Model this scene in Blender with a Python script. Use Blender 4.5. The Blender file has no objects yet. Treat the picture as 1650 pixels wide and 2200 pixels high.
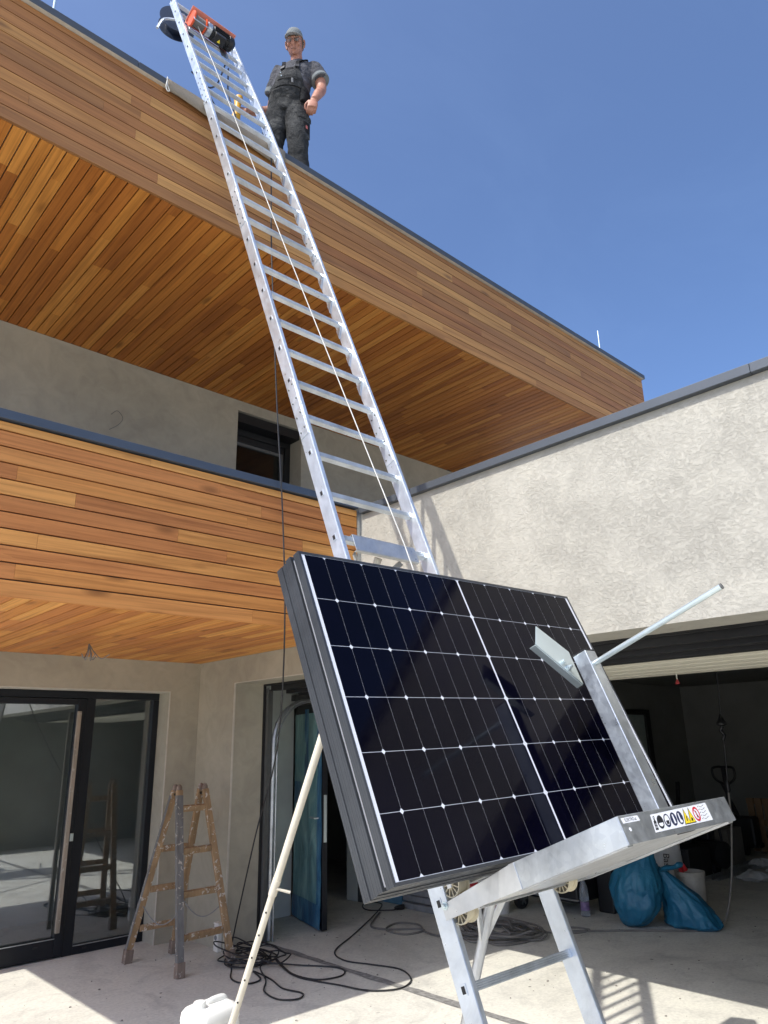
import bpy, bmesh, math, random
from mathutils import Vector, Matrix, noise
R = math.radians
rnd = random.Random(7)
scene = bpy.context.scene
col = scene.collection

# ------------------------------------------------------------------ camera, sky, sun, exposure
CAM_H = 1.55
def cam_axes(yaw, pitch, roll):
    F = Vector((math.cos(yaw)*math.cos(pitch), math.sin(yaw)*math.cos(pitch), math.sin(pitch)))
    r0 = Vector((math.sin(yaw), -math.cos(yaw), 0)); u0 = r0.cross(F)
    return r0*math.cos(roll)+u0*math.sin(roll), u0*math.cos(roll)-r0*math.sin(roll), F
cr, cu, cf = cam_axes(R(47.0606), R(17.7091), R(-1.1961))
cam = bpy.data.objects.new('camera', bpy.data.cameras.new('camera'))
cam.matrix_world = Matrix(((cr.x, cu.x, -cf.x, 0), (cr.y, cu.y, -cf.y, 0), (cr.z, cu.z, -cf.z, CAM_H), (0, 0, 0, 1)))
cam.data.sensor_fit = 'VERTICAL'; cam.data.sensor_height = 24.0
cam.data.lens = 24.0*1564.9/2200; cam.data.clip_start = 0.05; cam.data.clip_end = 2000
col.objects.link(cam); scene.camera = cam

SUN_TO = Vector((-0.755, -0.055, 1.0)).normalized()
SUN_EL = math.asin(SUN_TO.z)
w = bpy.data.worlds.new('World'); scene.world = w; w.use_nodes = True
nt = w.node_tree; nt.nodes.clear()
sky = nt.nodes.new('ShaderNodeTexSky'); sky.sky_type = 'NISHITA'; sky.sun_disc = False
sky.sun_elevation = SUN_EL; sky.sun_rotation = math.atan2(SUN_TO.x, SUN_TO.y)
sky.altitude = 300; sky.air_density = 0.80; sky.dust_density = 4.2; sky.ozone_density = 8.0
bg = nt.nodes.new('ShaderNodeBackground'); bg.inputs['Strength'].default_value = 0.130
wo = nt.nodes.new('ShaderNodeOutputWorld')
wtc = nt.nodes.new('ShaderNodeTexCoord'); wmp = nt.nodes.new('ShaderNodeMapping'); wmp.inputs['Scale'].default_value = (1.2, 3.0, 4.0); wmp.inputs['Rotation'].default_value = (0.3, 0.2, 0.6)
wns = nt.nodes.new('ShaderNodeTexNoise'); wns.inputs['Scale'].default_value = 1.6; wns.inputs['Detail'].default_value = 7; wns.inputs['Roughness'].default_value = 0.62; wns.inputs['Distortion'].default_value = 0.8
wrp = nt.nodes.new('ShaderNodeValToRGB'); wrp.color_ramp.elements[0].position = 0.46; wrp.color_ramp.elements[0].color = (1, 1, 1, 1); wrp.color_ramp.elements[1].position = 0.80; wrp.color_ramp.elements[1].color = (1.10, 1.08, 1.05, 1)
wmx = nt.nodes.new('ShaderNodeMix'); wmx.data_type = 'RGBA'; wmx.blend_type = 'MULTIPLY'; wmx.inputs['Factor'].default_value = 1.0
nt.links.new(wtc.outputs['Generated'], wmp.inputs[0]); nt.links.new(wmp.outputs[0], wns.inputs['Vector']); nt.links.new(wns.outputs['Fac'], wrp.inputs[0])
nt.links.new(sky.outputs[0], wmx.inputs['A']); nt.links.new(wrp.outputs[0], wmx.inputs['B']); nt.links.new(wmx.outputs['Result'], bg.inputs[0]); nt.links.new(bg.outputs[0], wo.inputs[0])
sl = bpy.data.lights.new('sun', 'SUN'); sl.energy = 2.35; sl.angle = R(0.53); sl.color = (1.0, 0.955, 0.87)
so = bpy.data.objects.new('sun', sl); so.rotation_euler = (-SUN_TO).to_track_quat('-Z', 'Y').to_euler(); so.location = (-8, -1, 12)
col.objects.link(so)
scene.view_settings.view_transform = 'Standard'; scene.view_settings.look = 'None'
scene.view_settings.exposure = 1.02; scene.view_settings.gamma = 1.0
scene.cycles.max_bounces = 14; scene.cycles.diffuse_bounces = 8; scene.cycles.glossy_bounces = 6; scene.cycles.transparent_max_bounces = 12

# ------------------------------------------------------------------ materials
def new_mat(name):
    m = bpy.data.materials.new(name); m.use_nodes = True
    n = m.node_tree; b = n.nodes['Principled BSDF']
    return m, n, b
def nd(n, t, **k):
    x = n.nodes.new(t)
    for a, v in k.items(): setattr(x, a, v)
    return x
def coords(n, scale=(1, 1, 1), out='Object'):
    tc = nd(n, 'ShaderNodeTexCoord'); mp = nd(n, 'ShaderNodeMapping'); mp.inputs['Scale'].default_value = scale
    n.links.new(tc.outputs[out], mp.inputs[0]); return mp.outputs[0]
def noise_t(n, vec, scale, detail=4, rough=0.55, dist=0.0):
    t = nd(n, 'ShaderNodeTexNoise'); t.inputs['Scale'].default_value = scale; t.inputs['Detail'].default_value = detail
    t.inputs['Roughness'].default_value = rough; t.inputs['Distortion'].default_value = dist
    n.links.new(vec, t.inputs['Vector']); return t.outputs['Fac']
def ramp(n, fac, stops, interp='LINEAR'):
    r = nd(n, 'ShaderNodeValToRGB'); r.color_ramp.interpolation = interp; e = r.color_ramp.elements
    while len(e) < len(stops): e.new(0.5)
    for el, (p, c) in zip(e, stops):
        el.position = p; el.color = tuple(c)+(1,) if len(c) == 3 else c
    n.links.new(fac, r.inputs[0]); return r.outputs[0]
def mixc(n, fac, a, b, mode='MIX'):
    x = nd(n, 'ShaderNodeMix', data_type='RGBA', blend_type=mode)
    for s, v in ((x.inputs['Factor'], fac), (x.inputs['A'], a), (x.inputs['B'], b)):
        if hasattr(v, 'is_linked') or isinstance(v, bpy.types.NodeSocket): n.links.new(v, s)
        elif isinstance(v, (int, float)): s.default_value = v
        else: s.default_value = tuple(v)+(1,)
    return x.outputs['Result']
def mathn(n, op, a, b=0.0, clamp=False):
    x = nd(n, 'ShaderNodeMath', operation=op, use_clamp=clamp)
    for i, v in enumerate((a, b)):
        if isinstance(v, bpy.types.NodeSocket): n.links.new(v, x.inputs[i])
        else: x.inputs[i].default_value = v
    return x.outputs[0]
def bump(n, b, h, strength=0.3, dist=0.01):
    x = nd(n, 'ShaderNodeBump'); x.inputs['Strength'].default_value = strength; x.inputs['Distance'].default_value = dist
    n.links.new(h, x.inputs['Height']); n.links.new(x.outputs[0], b.inputs['Normal'])

def plain(name, c, rough=0.5, metal=0.0, vary=0.12, scale=18, bmp=0.0, spec=None):
    m, n, b = new_mat(name)
    v = coords(n); f = noise_t(n, v, scale)
    cl = ramp(n, f, [(0.25, [x*(1-vary) for x in c]), (0.75, [min(1, x*(1+vary)) for x in c])])
    n.links.new(cl, b.inputs['Base Color']); b.inputs['Roughness'].default_value = rough; b.inputs['Metallic'].default_value = metal
    if spec is not None: b.inputs['Specular IOR Level'].default_value = spec
    if bmp: bump(n, b, noise_t(n, v, scale*3), bmp, 0.004)
    return m

def wood(name, axis, pal, rough=0.55, wear=0.0):
    """planks: each board (mesh island) gets its own tone, grain runs along the axis"""
    m, n, b = new_mat(name)
    geo = nd(n, 'ShaderNodeNewGeometry'); rpi = geo.outputs['Random Per Island']
    tc = nd(n, 'ShaderNodeTexCoord')
    off = nd(n, 'ShaderNodeVectorMath', operation='SCALE'); comb = nd(n, 'ShaderNodeCombineXYZ')
    for i in range(3): n.links.new(rpi, comb.inputs[i])
    n.links.new(comb.outputs[0], off.inputs[0]); off.inputs['Scale'].default_value = 37.0
    add = nd(n, 'ShaderNodeVectorMath', operation='ADD'); n.links.new(tc.outputs['Object'], add.inputs[0]); n.links.new(off.outputs[0], add.inputs[1])
    def mp(s):
        x = nd(n, 'ShaderNodeMapping'); x.inputs['Scale'].default_value = s; n.links.new(add.outputs[0], x.inputs[0]); return x.outputs[0]
    sa = lambda a, c: tuple(a if i == axis else c for i in range(3))
    base = ramp(n, rpi, [(i/len(pal), c) for i, c in enumerate(pal)], 'CONSTANT')
    fine = noise_t(n, mp(sa(1.2, 55)), 1.0, 5, 0.6)
    broad = noise_t(n, mp(sa(0.9, 11)), 1.0, 3, 0.5, 0.8)
    # cathedral figure: distorted bands
    wv = nd(n, 'ShaderNodeTexWave', wave_type='RINGS', rings_direction='XYZ'[axis] if False else 'Z', wave_profile='SAW')
    wv.inputs['Scale'].default_value = 1.0; wv.inputs['Distortion'].default_value = 3.5; wv.inputs['Detail'].default_value = 2.0
    wv.inputs['Detail Scale'].default_value = 1.2
    n.links.new(mp(sa(0.35, 9)), wv.inputs['Vector'])
    g1 = ramp(n, fine, [(0.32, (0.72, 0.67, 0.62)), (0.52, (1.0, 1.0, 1.0)), (0.7, (1.10, 1.10, 1.08))])
    g2 = ramp(n, broad, [(0.28, (0.76, 0.70, 0.64)), (0.50, (1.0, 1.0, 1.0)), (0.8, (1.10, 1.10, 1.08))])
    g3 = ramp(n, wv.outputs['Fac'], [(0.0, (1.06, 1.06, 1.06)), (0.75, (1.0, 0.99, 0.97)), (1.0, (0.80, 0.74, 0.68))])
    c = mixc(n, 1.0, base, g1, 'MULTIPLY'); c = mixc(n, 1.0, c, g2, 'MULTIPLY'); c = mixc(n, 0.65, c, g3, 'MULTIPLY')
    # knots
    vo = nd(n, 'ShaderNodeTexVoronoi', feature='F1'); vo.inputs['Scale'].default_value = 1.0
    n.links.new(mp(sa(1.6, 5.0)), vo.inputs['Vector'])
    k = ramp(n, vo.outputs['Distance'], [(0.0, (1, 1, 1)), (0.07, (0.75, 0.75, 0.75)), (0.16, (0, 0, 0))])
    c = mixc(n, mathn(n, 'MULTIPLY', k, 0.80), c, (pal[0][0]*0.32, pal[0][1]*0.26, pal[0][2]*0.22))
    if wear: c = mixc(n, wear, c, (0.40, 0.33, 0.25))
    n.links.new(c, b.inputs['Base Color'])
    b.inputs['Roughness'].default_value = rough; b.inputs['Specular IOR Level'].default_value = 0.35
    bump(n, b, fine, 0.12, 0.002)
    return m

def plaster(name, c, rough_patch=False):
    m, n, b = new_mat(name); v = coords(n)
    big = noise_t(n, v, 1.1, 6, 0.62, 0.6); mid = noise_t(n, v, 6.0, 6, 0.6, 0.8); fine = noise_t(n, v, 60, 4, 0.6)
    col1 = ramp(n, big, [(0.3, [x*0.87 for x in c]), (0.7, [x*1.08 for x in c])])
    col2 = ramp(n, mid, [(0.3, (0.88, 0.88, 0.88)), (0.55, (1, 1, 1)), (0.7, (1.06, 1.06, 1.05))])
    cc = mixc(n, 1.0, col1, col2, 'MULTIPLY'); n.links.new(cc, b.inputs['Base Color'])
    b.inputs['Roughness'].default_value = 0.92; b.inputs['Specular IOR Level'].default_value = 0.2
    if rough_patch:
        # dragged trowel render: pitted crumbly patches between smooth swept ones
        st = nd(n, 'ShaderNodeMapping'); st.inputs['Scale'].default_value = (1, 1, 1.45); st.inputs['Rotation'].default_value = (R(14), 0, 0)
        n.links.new(v, st.inputs[0])
        pit = noise_t(n, st.outputs[0], 34, 8, 0.78, 0.0)
        pitr = ramp(n, pit, [(0.40, (0, 0, 0)), (0.53, (0.9, 0.9, 0.9)), (0.62, (1, 1, 1))])
        mask = ramp(n, noise_t(n, v, 4.2, 7, 0.75, 0.4), [(0.40, (0.40, 0.40, 0.40)), (0.62, (1, 1, 1))])
        h = mixc(n, mask, (0.75, 0.75, 0.75), pitr)
        h2 = mathn(n, 'ADD', mathn(n, 'MULTIPLY', h, 1.0), mathn(n, 'MULTIPLY', mid, 0.35))
        h3 = mathn(n, 'ADD', h2, mathn(n, 'MULTIPLY', fine, 0.30))
        bump(n, b, h3, 0.62, 0.0062)
    else:
        h = mathn(n, 'ADD', mathn(n, 'MULTIPLY', mid, 1.0), mathn(n, 'MULTIPLY', fine, 0.25))
        bump(n, b, h, 0.25, 0.005)
    return m

def concrete(name, c):
    m, n, b = new_mat(name); v = coords(n)
    big = noise_t(n, v, 0.55, 7, 0.66, 0.7); mid = noise_t(n, v, 3.3, 7, 0.7, 0.9); fine = noise_t(n, v, 45, 5, 0.65)
    a = ramp(n, big, [(0.26, [x*0.74 for x in c]), (0.48, c), (0.72, [min(1, x*1.08) for x in c])])
    a = mixc(n, 1.0, a, ramp(n, mid, [(0.30, (0.78, 0.78, 0.79)), (0.50, (1, 1, 1)), (0.75, (1.06, 1.06, 1.04))]), 'MULTIPLY')
    a = mixc(n, 1.0, a, ramp(n, fine, [(0.3, (0.84, 0.84, 0.84)), (0.6, (1.03, 1.03, 1.03))]), 'MULTIPLY')
    # scuffs: thin swept streaks, and small dark specks
    sw = nd(n, 'ShaderNodeMapping'); sw.inputs['Scale'].default_value = (1.4, 7.0, 1); sw.inputs['Rotation'].default_value = (0, 0, R(24))
    n.links.new(v, sw.inputs[0])
    sc = ramp(n, noise_t(n, sw.outputs[0], 1.6, 6, 0.7, 1.5), [(0.60, (0, 0, 0)), (0.72, (1, 1, 1))])
    a = mixc(n, mathn(n, 'MULTIPLY', sc, 0.42), a, [x*0.62 for x in c])
    vo = nd(n, 'ShaderNodeTexVoronoi', feature='F1'); vo.inputs['Scale'].default_value = 5.2; n.links.new(v, vo.inputs['Vector'])
    sp = ramp(n, vo.outputs['Distance'], [(0.0, (1, 1, 1)), (0.055, (1, 1, 1)), (0.075, (0, 0, 0))])
    sp = mathn(n, 'MULTIPLY', sp, ramp(n, noise_t(n, v, 2.1, 3), [(0.5, (0, 0, 0)), (0.62, (1, 1, 1))]))
    a = mixc(n, mathn(n, 'MULTIPLY', sp, 0.7), a, (0.07, 0.065, 0.06))
    n.links.new(a, b.inputs['Base Color'])
    b.inputs['Roughness'].default_value = 0.88; b.inputs['Specular IOR Level'].default_value = 0.25
    bump(n, b, mathn(n, 'ADD', mathn(n, 'MULTIPLY', mid, 1.0), mathn(n, 'MULTIPLY', fine, 0.35)), 0.35, 0.004)
    return m

def metal(name, c, rough=0.35, spangle=False, scratch=True, mtl=0.9, rv=0.32):
    m, n, b = new_mat(name); v = coords(n)
    f = noise_t(n, v, 9, 5, 0.6)
    cc = ramp(n, f, [(0.3, [x*(1-.14*rv/.32) for x in c]), (0.7, [min(1, x*1.06) for x in c])])
    big = noise_t(n, coords(n, (1, 1, .5)), 2.6, 6, 0.7, 1.0); cc = mixc(n, 1.0, cc, ramp(n, big, [(0.30, (1-.9*rv,)*3), (0.55, (1, 1, 1)), (0.8, (1.06, 1.06, 1.06))]), 'MULTIPLY')
    if spangle:
        vo = nd(n, 'ShaderNodeTexVoronoi', feature='F1'); vo.inputs['Scale'].default_value = 45
        n.links.new(v, vo.inputs['Vector'])
        cc = mixc(n, 0.35, cc, mixc(n, 1.0, cc, ramp(n, vo.outputs['Color'], [(0.2, (0.8, 0.82, 0.85)), (0.8, (1.12, 1.12, 1.1))]), 'MULTIPLY'))
    n.links.new(cc, b.inputs['Base Color']); b.inputs['Metallic'].default_value = mtl
    rr = ramp(n, noise_t(n, v, 30, 5, 0.7), [(0.3, (rough*(1-rv),)*3), (0.7, (min(1, rough*(1+rv)),)*3)])
    n.links.new(rr, b.inputs['Roughness'])
    if scratch: bump(n, b, noise_t(n, v, 16, 4, 0.6), 0.16, 0.004)
    return m

def glass(name, tint, refl=1.0):
    """pane: mirror reflection that grows at grazing angles over a clear tinted sheet"""
    m, n, b = new_mat(name)
    n.nodes.remove(b); out = n.nodes['Material Output']
    fr = nd(n, 'ShaderNodeFresnel'); fr.inputs['IOR'].default_value = 1.55
    f2 = mathn(n, 'MULTIPLY', fr.outputs[0], 2.0*refl, True)
    tr = nd(n, 'ShaderNodeBsdfTransparent'); tr.inputs[0].default_value = tuple(tint)+(1,)
    gl = nd(n, 'ShaderNodeBsdfGlossy'); gl.inputs['Roughness'].default_value = 0.01; gl.inputs[0].default_value = (0.9, 0.93, 1.0, 1)
    mx = nd(n, 'ShaderNodeMixShader'); n.links.new(f2, mx.inputs[0]); n.links.new(tr.outputs[0], mx.inputs[1]); n.links.new(gl.outputs[0], mx.inputs[2])
    n.links.new(mx.outputs[0], out.inputs[0]); return m

def film(name, c1, c2):
    m, n, b = new_mat(name); v = coords(n, (1, 1, 0.35))
    f = noise_t(n, v, 4.5, 5, 0.6, 1.2)
    n.links.new(ramp(n, f, [(0.36, [x*.6 for x in c1]), (0.48, c1), (0.58, c2), (0.70, [min(.8, x*1.35+.03) for x in c2])]), b.inputs['Base Color'])
    b.inputs['Roughness'].default_value = 0.28
    bump(n, b, noise_t(n, v, 16, 4, 0.6, 1.6), 0.6, 0.012)
    return m

def splattered(name, c, c_paint, amount=0.60, grain=True):
    m, n, b = new_mat(name); v = coords(n)
    g = noise_t(n, coords(n, (9, 9, 1.2)), 3, 4)
    a = ramp(n, g, [(0.3, [x*0.7 for x in c]), (0.7, [x*1.2 for x in c])])
    s = ramp(n, noise_t(n, v, 30, 3, 0.6, 0.6), [(amount, (0, 0, 0)), (amount+0.03, (1, 1, 1))])
    a = mixc(n, s, a, c_paint); n.links.new(a, b.inputs['Base Color']); b.inputs['Roughness'].default_value = 0.75
    return m

FPAL = [(0.391, 0.171, 0.046), (0.469, 0.227, 0.063), (0.347, 0.141, 0.038), (0.509, 0.256, 0.072), (0.419, 0.181, 0.051), (0.37, 0.159, 0.04), (0.45, 0.208, 0.055), (0.333, 0.147, 0.043)]
SPAL = [(0.523, 0.193, 0.034), (0.601, 0.243, 0.046), (0.45, 0.153, 0.027), (0.652, 0.275, 0.056), (0.489, 0.171, 0.031), (0.568, 0.213, 0.038), (0.406, 0.137, 0.026)]
BPAL = [(0.6, 0.247, 0.062), (0.68, 0.305, 0.08), (0.519, 0.198, 0.057), (0.737, 0.353, 0.098), (0.623, 0.261, 0.071), (0.56, 0.217, 0.062)]
M = {}
M['fascia'] = wood('fascia_boards', 0, FPAL, wear=0.06)
M['soffit'] = wood('soffit_boards', 1, SPAL)
M['balc'] = wood('balcony_boards', 0, BPAL)
M['balc_s'] = wood('balcony_soffit_boards', 1, BPAL)
M['plaster'] = plaster('smooth_plaster', (0.43, 0.398, 0.315))
M['render'] = plaster('rough_render', (0.445, 0.425, 0.368), True)
M['bead'] = plain('corner_bead_plaster', (0.55, 0.51, 0.43), 0.85)
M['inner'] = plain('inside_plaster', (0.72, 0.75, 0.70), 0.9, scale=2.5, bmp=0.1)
M['inner_shaded'] = plain('shade_darkened_plaster', (0.25, 0.25, 0.23), 0.95, scale=2.5, bmp=0.1)  # deep garage shade painted in as a darker copy of the inside plaster
M['room'] = plain('room_plaster', (0.34, 0.34, 0.32), 0.95, scale=3)
M['dark_room'] = plain('raw_inside_wall', (0.13, 0.125, 0.115), 0.95, scale=3)
M['concrete'] = concrete('terrace_concrete', (0.625, 0.61, 0.545))
M['joint'] = plain('joint_filler', (0.22, 0.215, 0.205), 0.95, vary=0.5, scale=30, bmp=0.6)
M['coping_r'] = plain('roof_edge_sheet', (0.070, 0.078, 0.088), 0.5, 0.2, vary=0.10, scale=5)
M['coping'] = plain('anthracite_sheet', (0.075, 0.092, 0.118), 0.45, 0.3, vary=0.10, scale=5)
M['coping2'] = plain('zinc_grey_sheet', (0.088, 0.100, 0.116), 0.48, 0.3, vary=0.10, scale=5)
M['underside_lit'] = plain('lit_coping_underside', (0.50, 0.46, 0.38), 0.7)  # pale colour stands for bounced light on the coping underside
M['alu'] = metal('ladder_aluminium', (0.73, 0.78, 0.83), 0.38, mtl=0.74)
M['alu2'] = metal('carriage_aluminium', (0.64, 0.65, 0.65), 0.38, mtl=0.82)
M['galv'] = metal('galvanised_sheet', (0.60, 0.63, 0.65), 0.37, True, mtl=0.86)
M['zinc'] = metal('bright_zinc_steel', (0.66, 0.75, 0.76), 0.30, scratch=False, mtl=0.7, rv=0.08)
M['steel_dark'] = plain('dark_steel', (0.03, 0.03, 0.032), 0.45, 0.6)
M['post'] = plain('grey_primer_steel', (0.16, 0.165, 0.16), 0.5, 0.5)
M['frame'] = plain('anthracite_aluminium', (0.012, 0.014, 0.018), 0.38, 0.0, vary=0.08, spec=0.3)
M['black'] = plain('black_plastic', (0.012, 0.012, 0.013), 0.5)
M['rubber'] = plain('black_rubber_cable', (0.018, 0.018, 0.020), 0.55)
M['pane'] = glass('door_glass', (0.86, 0.90, 0.88), 2.0)
M['pane2'] = glass('window_glass', (0.5, 0.53, 0.53), 0.35)
M['frost'] = plain('frosted_glass', (0.42, 0.50, 0.47), 0.5)
M['panelframe'] = metal('black_anodised_frame', (0.070, 0.074, 0.080), 0.42, mtl=0.5)
M['sheet_white'] = plain('white_backsheet', (0.66, 0.68, 0.72), 0.22, vary=0.02)
M['nylon'] = plain('cream_nylon', (0.60, 0.53, 0.37), 0.5)
M['whitepaint'] = plain('white_paint', (0.78, 0.76, 0.70), 0.5, vary=0.05)
M['pole'] = plain('cream_painted_steel', (0.66, 0.61, 0.50), 0.5, vary=0.10, scale=9)
M['jerry'] = plain('white_polyethylene', (0.80, 0.80, 0.76), 0.42, vary=0.02)
M['door_beige'] = plain('beige_door_panel', (0.74, 0.71, 0.585), 0.5, vary=0.03)
M['filmA'] = film('teal_protective_film', (0.190, 0.430, 0.455), (0.330, 0.560, 0.540))
M['filmB'] = film('blue_protective_film', (0.035, 0.165, 0.330), (0.110, 0.330, 0.480))
M['bag'] = None
M['wood_grey'] = splattered('grey_painted_wood', (0.175, 0.170, 0.162), (0.50, 0.45, 0.38), 0.62)
M['wood_brown'] = splattered('paint_spattered_wood', (0.36, 0.235, 0.125), (0.60, 0.55, 0.48), 0.60)
M['wood_foot'] = splattered('dusty_wood_block', (0.24, 0.18, 0.14), (0.40, 0.36, 0.32), 0.6)
M['orange'] = plain('orange_enamel', (0.75, 0.10, 0.025), 0.4, vary=0.06)
M['salmon'] = plain('faded_orange_cover', (0.70, 0.24, 0.17), 0.45, vary=0.08)
M['drum_blue'] = plain('dark_blue_plastic', (0.012, 0.022, 0.045), 0.4)
M['yellow'] = plain('yellow_plastic', (0.72, 0.36, 0.01), 0.45)
M['rope'] = plain('pale_wire_rope', (0.55, 0.54, 0.49), 0.5)
M['cable_grey'] = plain('grey_cable', (0.17, 0.16, 0.145), 0.6)
M['red'] = plain('red_plastic', (0.55, 0.02, 0.025), 0.4)
M['mat'] = plain('beige_mesh_mat', (0.27, 0.225, 0.165), 0.85, vary=0.15, scale=160, bmp=0.5)
M['block'] = plain('grey_block', (0.22, 0.22, 0.22), 0.9, vary=0.2, scale=14, bmp=0.3)
M['blue_foam'] = plain('light_blue_foam', (0.11, 0.24, 0.33), 0.8, vary=0.15)
M['brown_ply'] = plain('brown_timber', (0.20, 0.12, 0.06), 0.8, vary=0.2, scale=8)
M['paper'] = plain('white_paper_sack', (0.52, 0.52, 0.50), 0.8, vary=0.06, scale=8, bmp=0.3)
M['label'] = plain('white_label', (0.80, 0.81, 0.82), 0.4, vary=0.01)
M['ink'] = plain('black_ink', (0.015, 0.016, 0.02), 0.5, vary=0.02)
M['ink_blue'] = plain('navy_ink', (0.015, 0.022, 0.06), 0.5, vary=0.02)
M['sign_yellow'] = plain('sign_yellow', (0.82, 0.62, 0.02), 0.45, vary=0.02)
M['sign_red'] = plain('sign_red', (0.60, 0.03, 0.05), 0.45, vary=0.02)
M['hedge'] = plain('dark_hedge_leaves', (0.035, 0.055, 0.022), 0.9, vary=0.5, scale=6, bmp=0.6)
m, n, b = new_mat('solar_cells'); v = coords(n)
n.links.new(ramp(n, noise_t(n, v, 1.2, 2), [(0.3, (0.0011, 0.0011, 0.0042)), (0.7, (0.0020, 0.0019, 0.0085))]), b.inputs['Base Color'])
n.links.new(ramp(n, noise_t(n, v, 5, 6, .7, 1.0), [(0.35, (0.04,)*3), (0.75, (0.16,)*3)]), b.inputs['Roughness']); b.inputs['Specular IOR Level'].default_value = 0.10; M['cell'] = m
m, n, b = new_mat('clear_bottle'); b.inputs['Base Color'].default_value = (0.8, 0.85, 0.9, 1); b.inputs['Transmission Weight'].default_value = 0.85; b.inputs['Roughness'].default_value = 0.06; M['pet'] = m
m, n, b = new_mat('blue_refuse_bag'); v = coords(n)
n.links.new(ramp(n, noise_t(n, v, 5, 4), [(0.3, (0.014, 0.115, 0.210)), (0.7, (0.028, 0.180, 0.290))]), b.inputs['Base Color'])
b.inputs['Roughness'].default_value = 0.40; b.inputs['Specular IOR Level'].default_value = 0.42
bump(n, b, noise_t(n, v, 16, 4, 0.55, 2.0), 0.45, 0.012); M['bag'] = m

# ------------------------------------------------------------------ mesh tools
ORG = {}
class MB:
    def __init__(s): s.v = []; s.f = []
    def add(s, vs, fs):
        k = len(s.v); s.v += [Vector(x) for x in vs]; s.f += [tuple(i+k for i in q) for q in fs]; return s
    def box(s, x0, x1, y0, y1, z0, z1):
        return s.add([(x0, y0, z0), (x1, y0, z0), (x1, y1, z0), (x0, y1, z0), (x0, y0, z1), (x1, y0, z1), (x1, y1, z1), (x0, y1, z1)],
                     [(0, 3, 2, 1), (4, 5, 6, 7), (0, 1, 5, 4), (1, 2, 6, 5), (2, 3, 7, 6), (3, 0, 4, 7)])
    def hexa(s, p):
        return s.add(p, [(0, 3, 2, 1), (4, 5, 6, 7), (0, 1, 5, 4), (1, 2, 6, 5), (2, 3, 7, 6), (3, 0, 4, 7)])
    def obox(s, fn, a0, a1, b0, b1, c0, c1):
        """box in a local frame given by fn(a,b,c)->world"""
        return s.hexa([fn(a0, b0, c0), fn(a1, b0, c0), fn(a1, b1, c0), fn(a0, b1, c0), fn(a0, b0, c1), fn(a1, b0, c1), fn(a1, b1, c1), fn(a0, b1, c1)])
    def bar(s, p, q, wd, dp, up=(0, 0, 1), wd2=None, dp2=None):
        p, q = Vector(p), Vector(q); d = (q-p).normalized(); sd = d.cross(Vector(up)).normalized(); u = sd.cross(d)
        w2 = wd if wd2 is None else wd2; d2 = dp if dp2 is None else dp2
        A = [p+sd*a*wd/2+u*c*dp/2 for a, c in ((-1, -1), (1, -1), (1, 1), (-1, 1))]
        B = [q+sd*a*w2/2+u*c*d2/2 for a, c in ((-1, -1), (1, -1), (1, 1), (-1, 1))]
        return s.hexa(A+B)
    def tube(s, path, r, seg=8, closed=False, squash=None):
        P = [Vector(p) for p in path]; N = len(P)
        rs = list(r) if isinstance(r, (list, tuple)) else [r]*N
        T = []
        for i in range(N):
            a = P[(i-1) % N] if closed or i > 0 else P[i]; c = P[(i+1) % N] if closed or i < N-1 else P[i]
            T.append((c-a).normalized() if (c-a).length > 1e-9 else Vector((0, 0, 1)))
        ref = Vector((0, 0, 1)) if abs(T[0].z) < 0.9 else Vector((1, 0, 0))
        u = T[0].cross(ref).normalized(); base = len(s.v)
        for i in range(N):
            u = (u-T[i]*u.dot(T[i])).normalized(); vv = T[i].cross(u)
            for k in range(seg):
                an = 2*math.pi*k/seg
                s.v.append(P[i]+(u*math.cos(an)+vv*math.sin(an)*(squash or 1.0))*rs[i])
        for i in range(N if closed else N-1):
            j = (i+1) % N
            for k in range(seg):
                k2 = (k+1) % seg; s.f.append((base+i*seg+k, base+i*seg+k2, base+j*seg+k2, base+j*seg+k))
        if not closed:
            s.f.append(tuple(base+k for k in reversed(range(seg)))); s.f.append(tuple(base+(N-1)*seg+k for k in range(seg)))
        return s
    def loft(s, rings):
        base = len(s.v); n_ = len(rings[0])
        for r_ in rings: s.v += [Vector(p) for p in r_]
        for i in range(len(rings)-1):
            for k in range(n_):
                k2 = (k+1) % n_; s.f.append((base+i*n_+k, base+i*n_+k2, base+(i+1)*n_+k2, base+(i+1)*n_+k))
        s.f.append(tuple(base+k for k in reversed(range(n_)))); s.f.append(tuple(base+(len(rings)-1)*n_+k for k in range(n_)))
        return s
    def prism(s, poly, ext):
        n_ = len(poly); e = Vector(ext); base = len(s.v)
        s.v += [Vector(p) for p in poly]+[Vector(p)+e for p in poly]
        s.f.append(tuple(base+i for i in reversed(range(n_)))); s.f.append(tuple(base+n_+i for i in range(n_)))
        for i in range(n_):
            j = (i+1) % n_; s.f.append((base+i, base+j, base+n_+j, base+n_+i))
        return s
    def lathe(s, prof, o, ax=(0, 0, 1), seg=24):
        o, ax = Vector(o), Vector(ax).normalized(); ref = Vector((0, 0, 1)) if abs(ax.z) < 0.9 else Vector((1, 0, 0))
        u = ax.cross(ref).normalized(); vv = ax.cross(u)
        return s.loft([[o+ax*h+(u*math.cos(2*math.pi*k/seg)+vv*math.sin(2*math.pi*k/seg))*max(r, 1e-4) for k in range(seg)] for r, h in prof])
    def sphere(s, c, r, seg=16, rings=10):
        rx, ry, rz = r if isinstance(r, (tuple, list)) else (r, r, r); c = Vector(c)
        return s.loft([[c+Vector((rx*math.sin(t)*math.cos(2*math.pi*k/seg), ry*math.sin(t)*math.sin(2*math.pi*k/seg), -rz*math.cos(t))) for k in range(seg)]
                       for t in [max(0.02, min(math.pi-0.02, math.pi*i/rings)) for i in range(rings+1)]])
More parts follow.
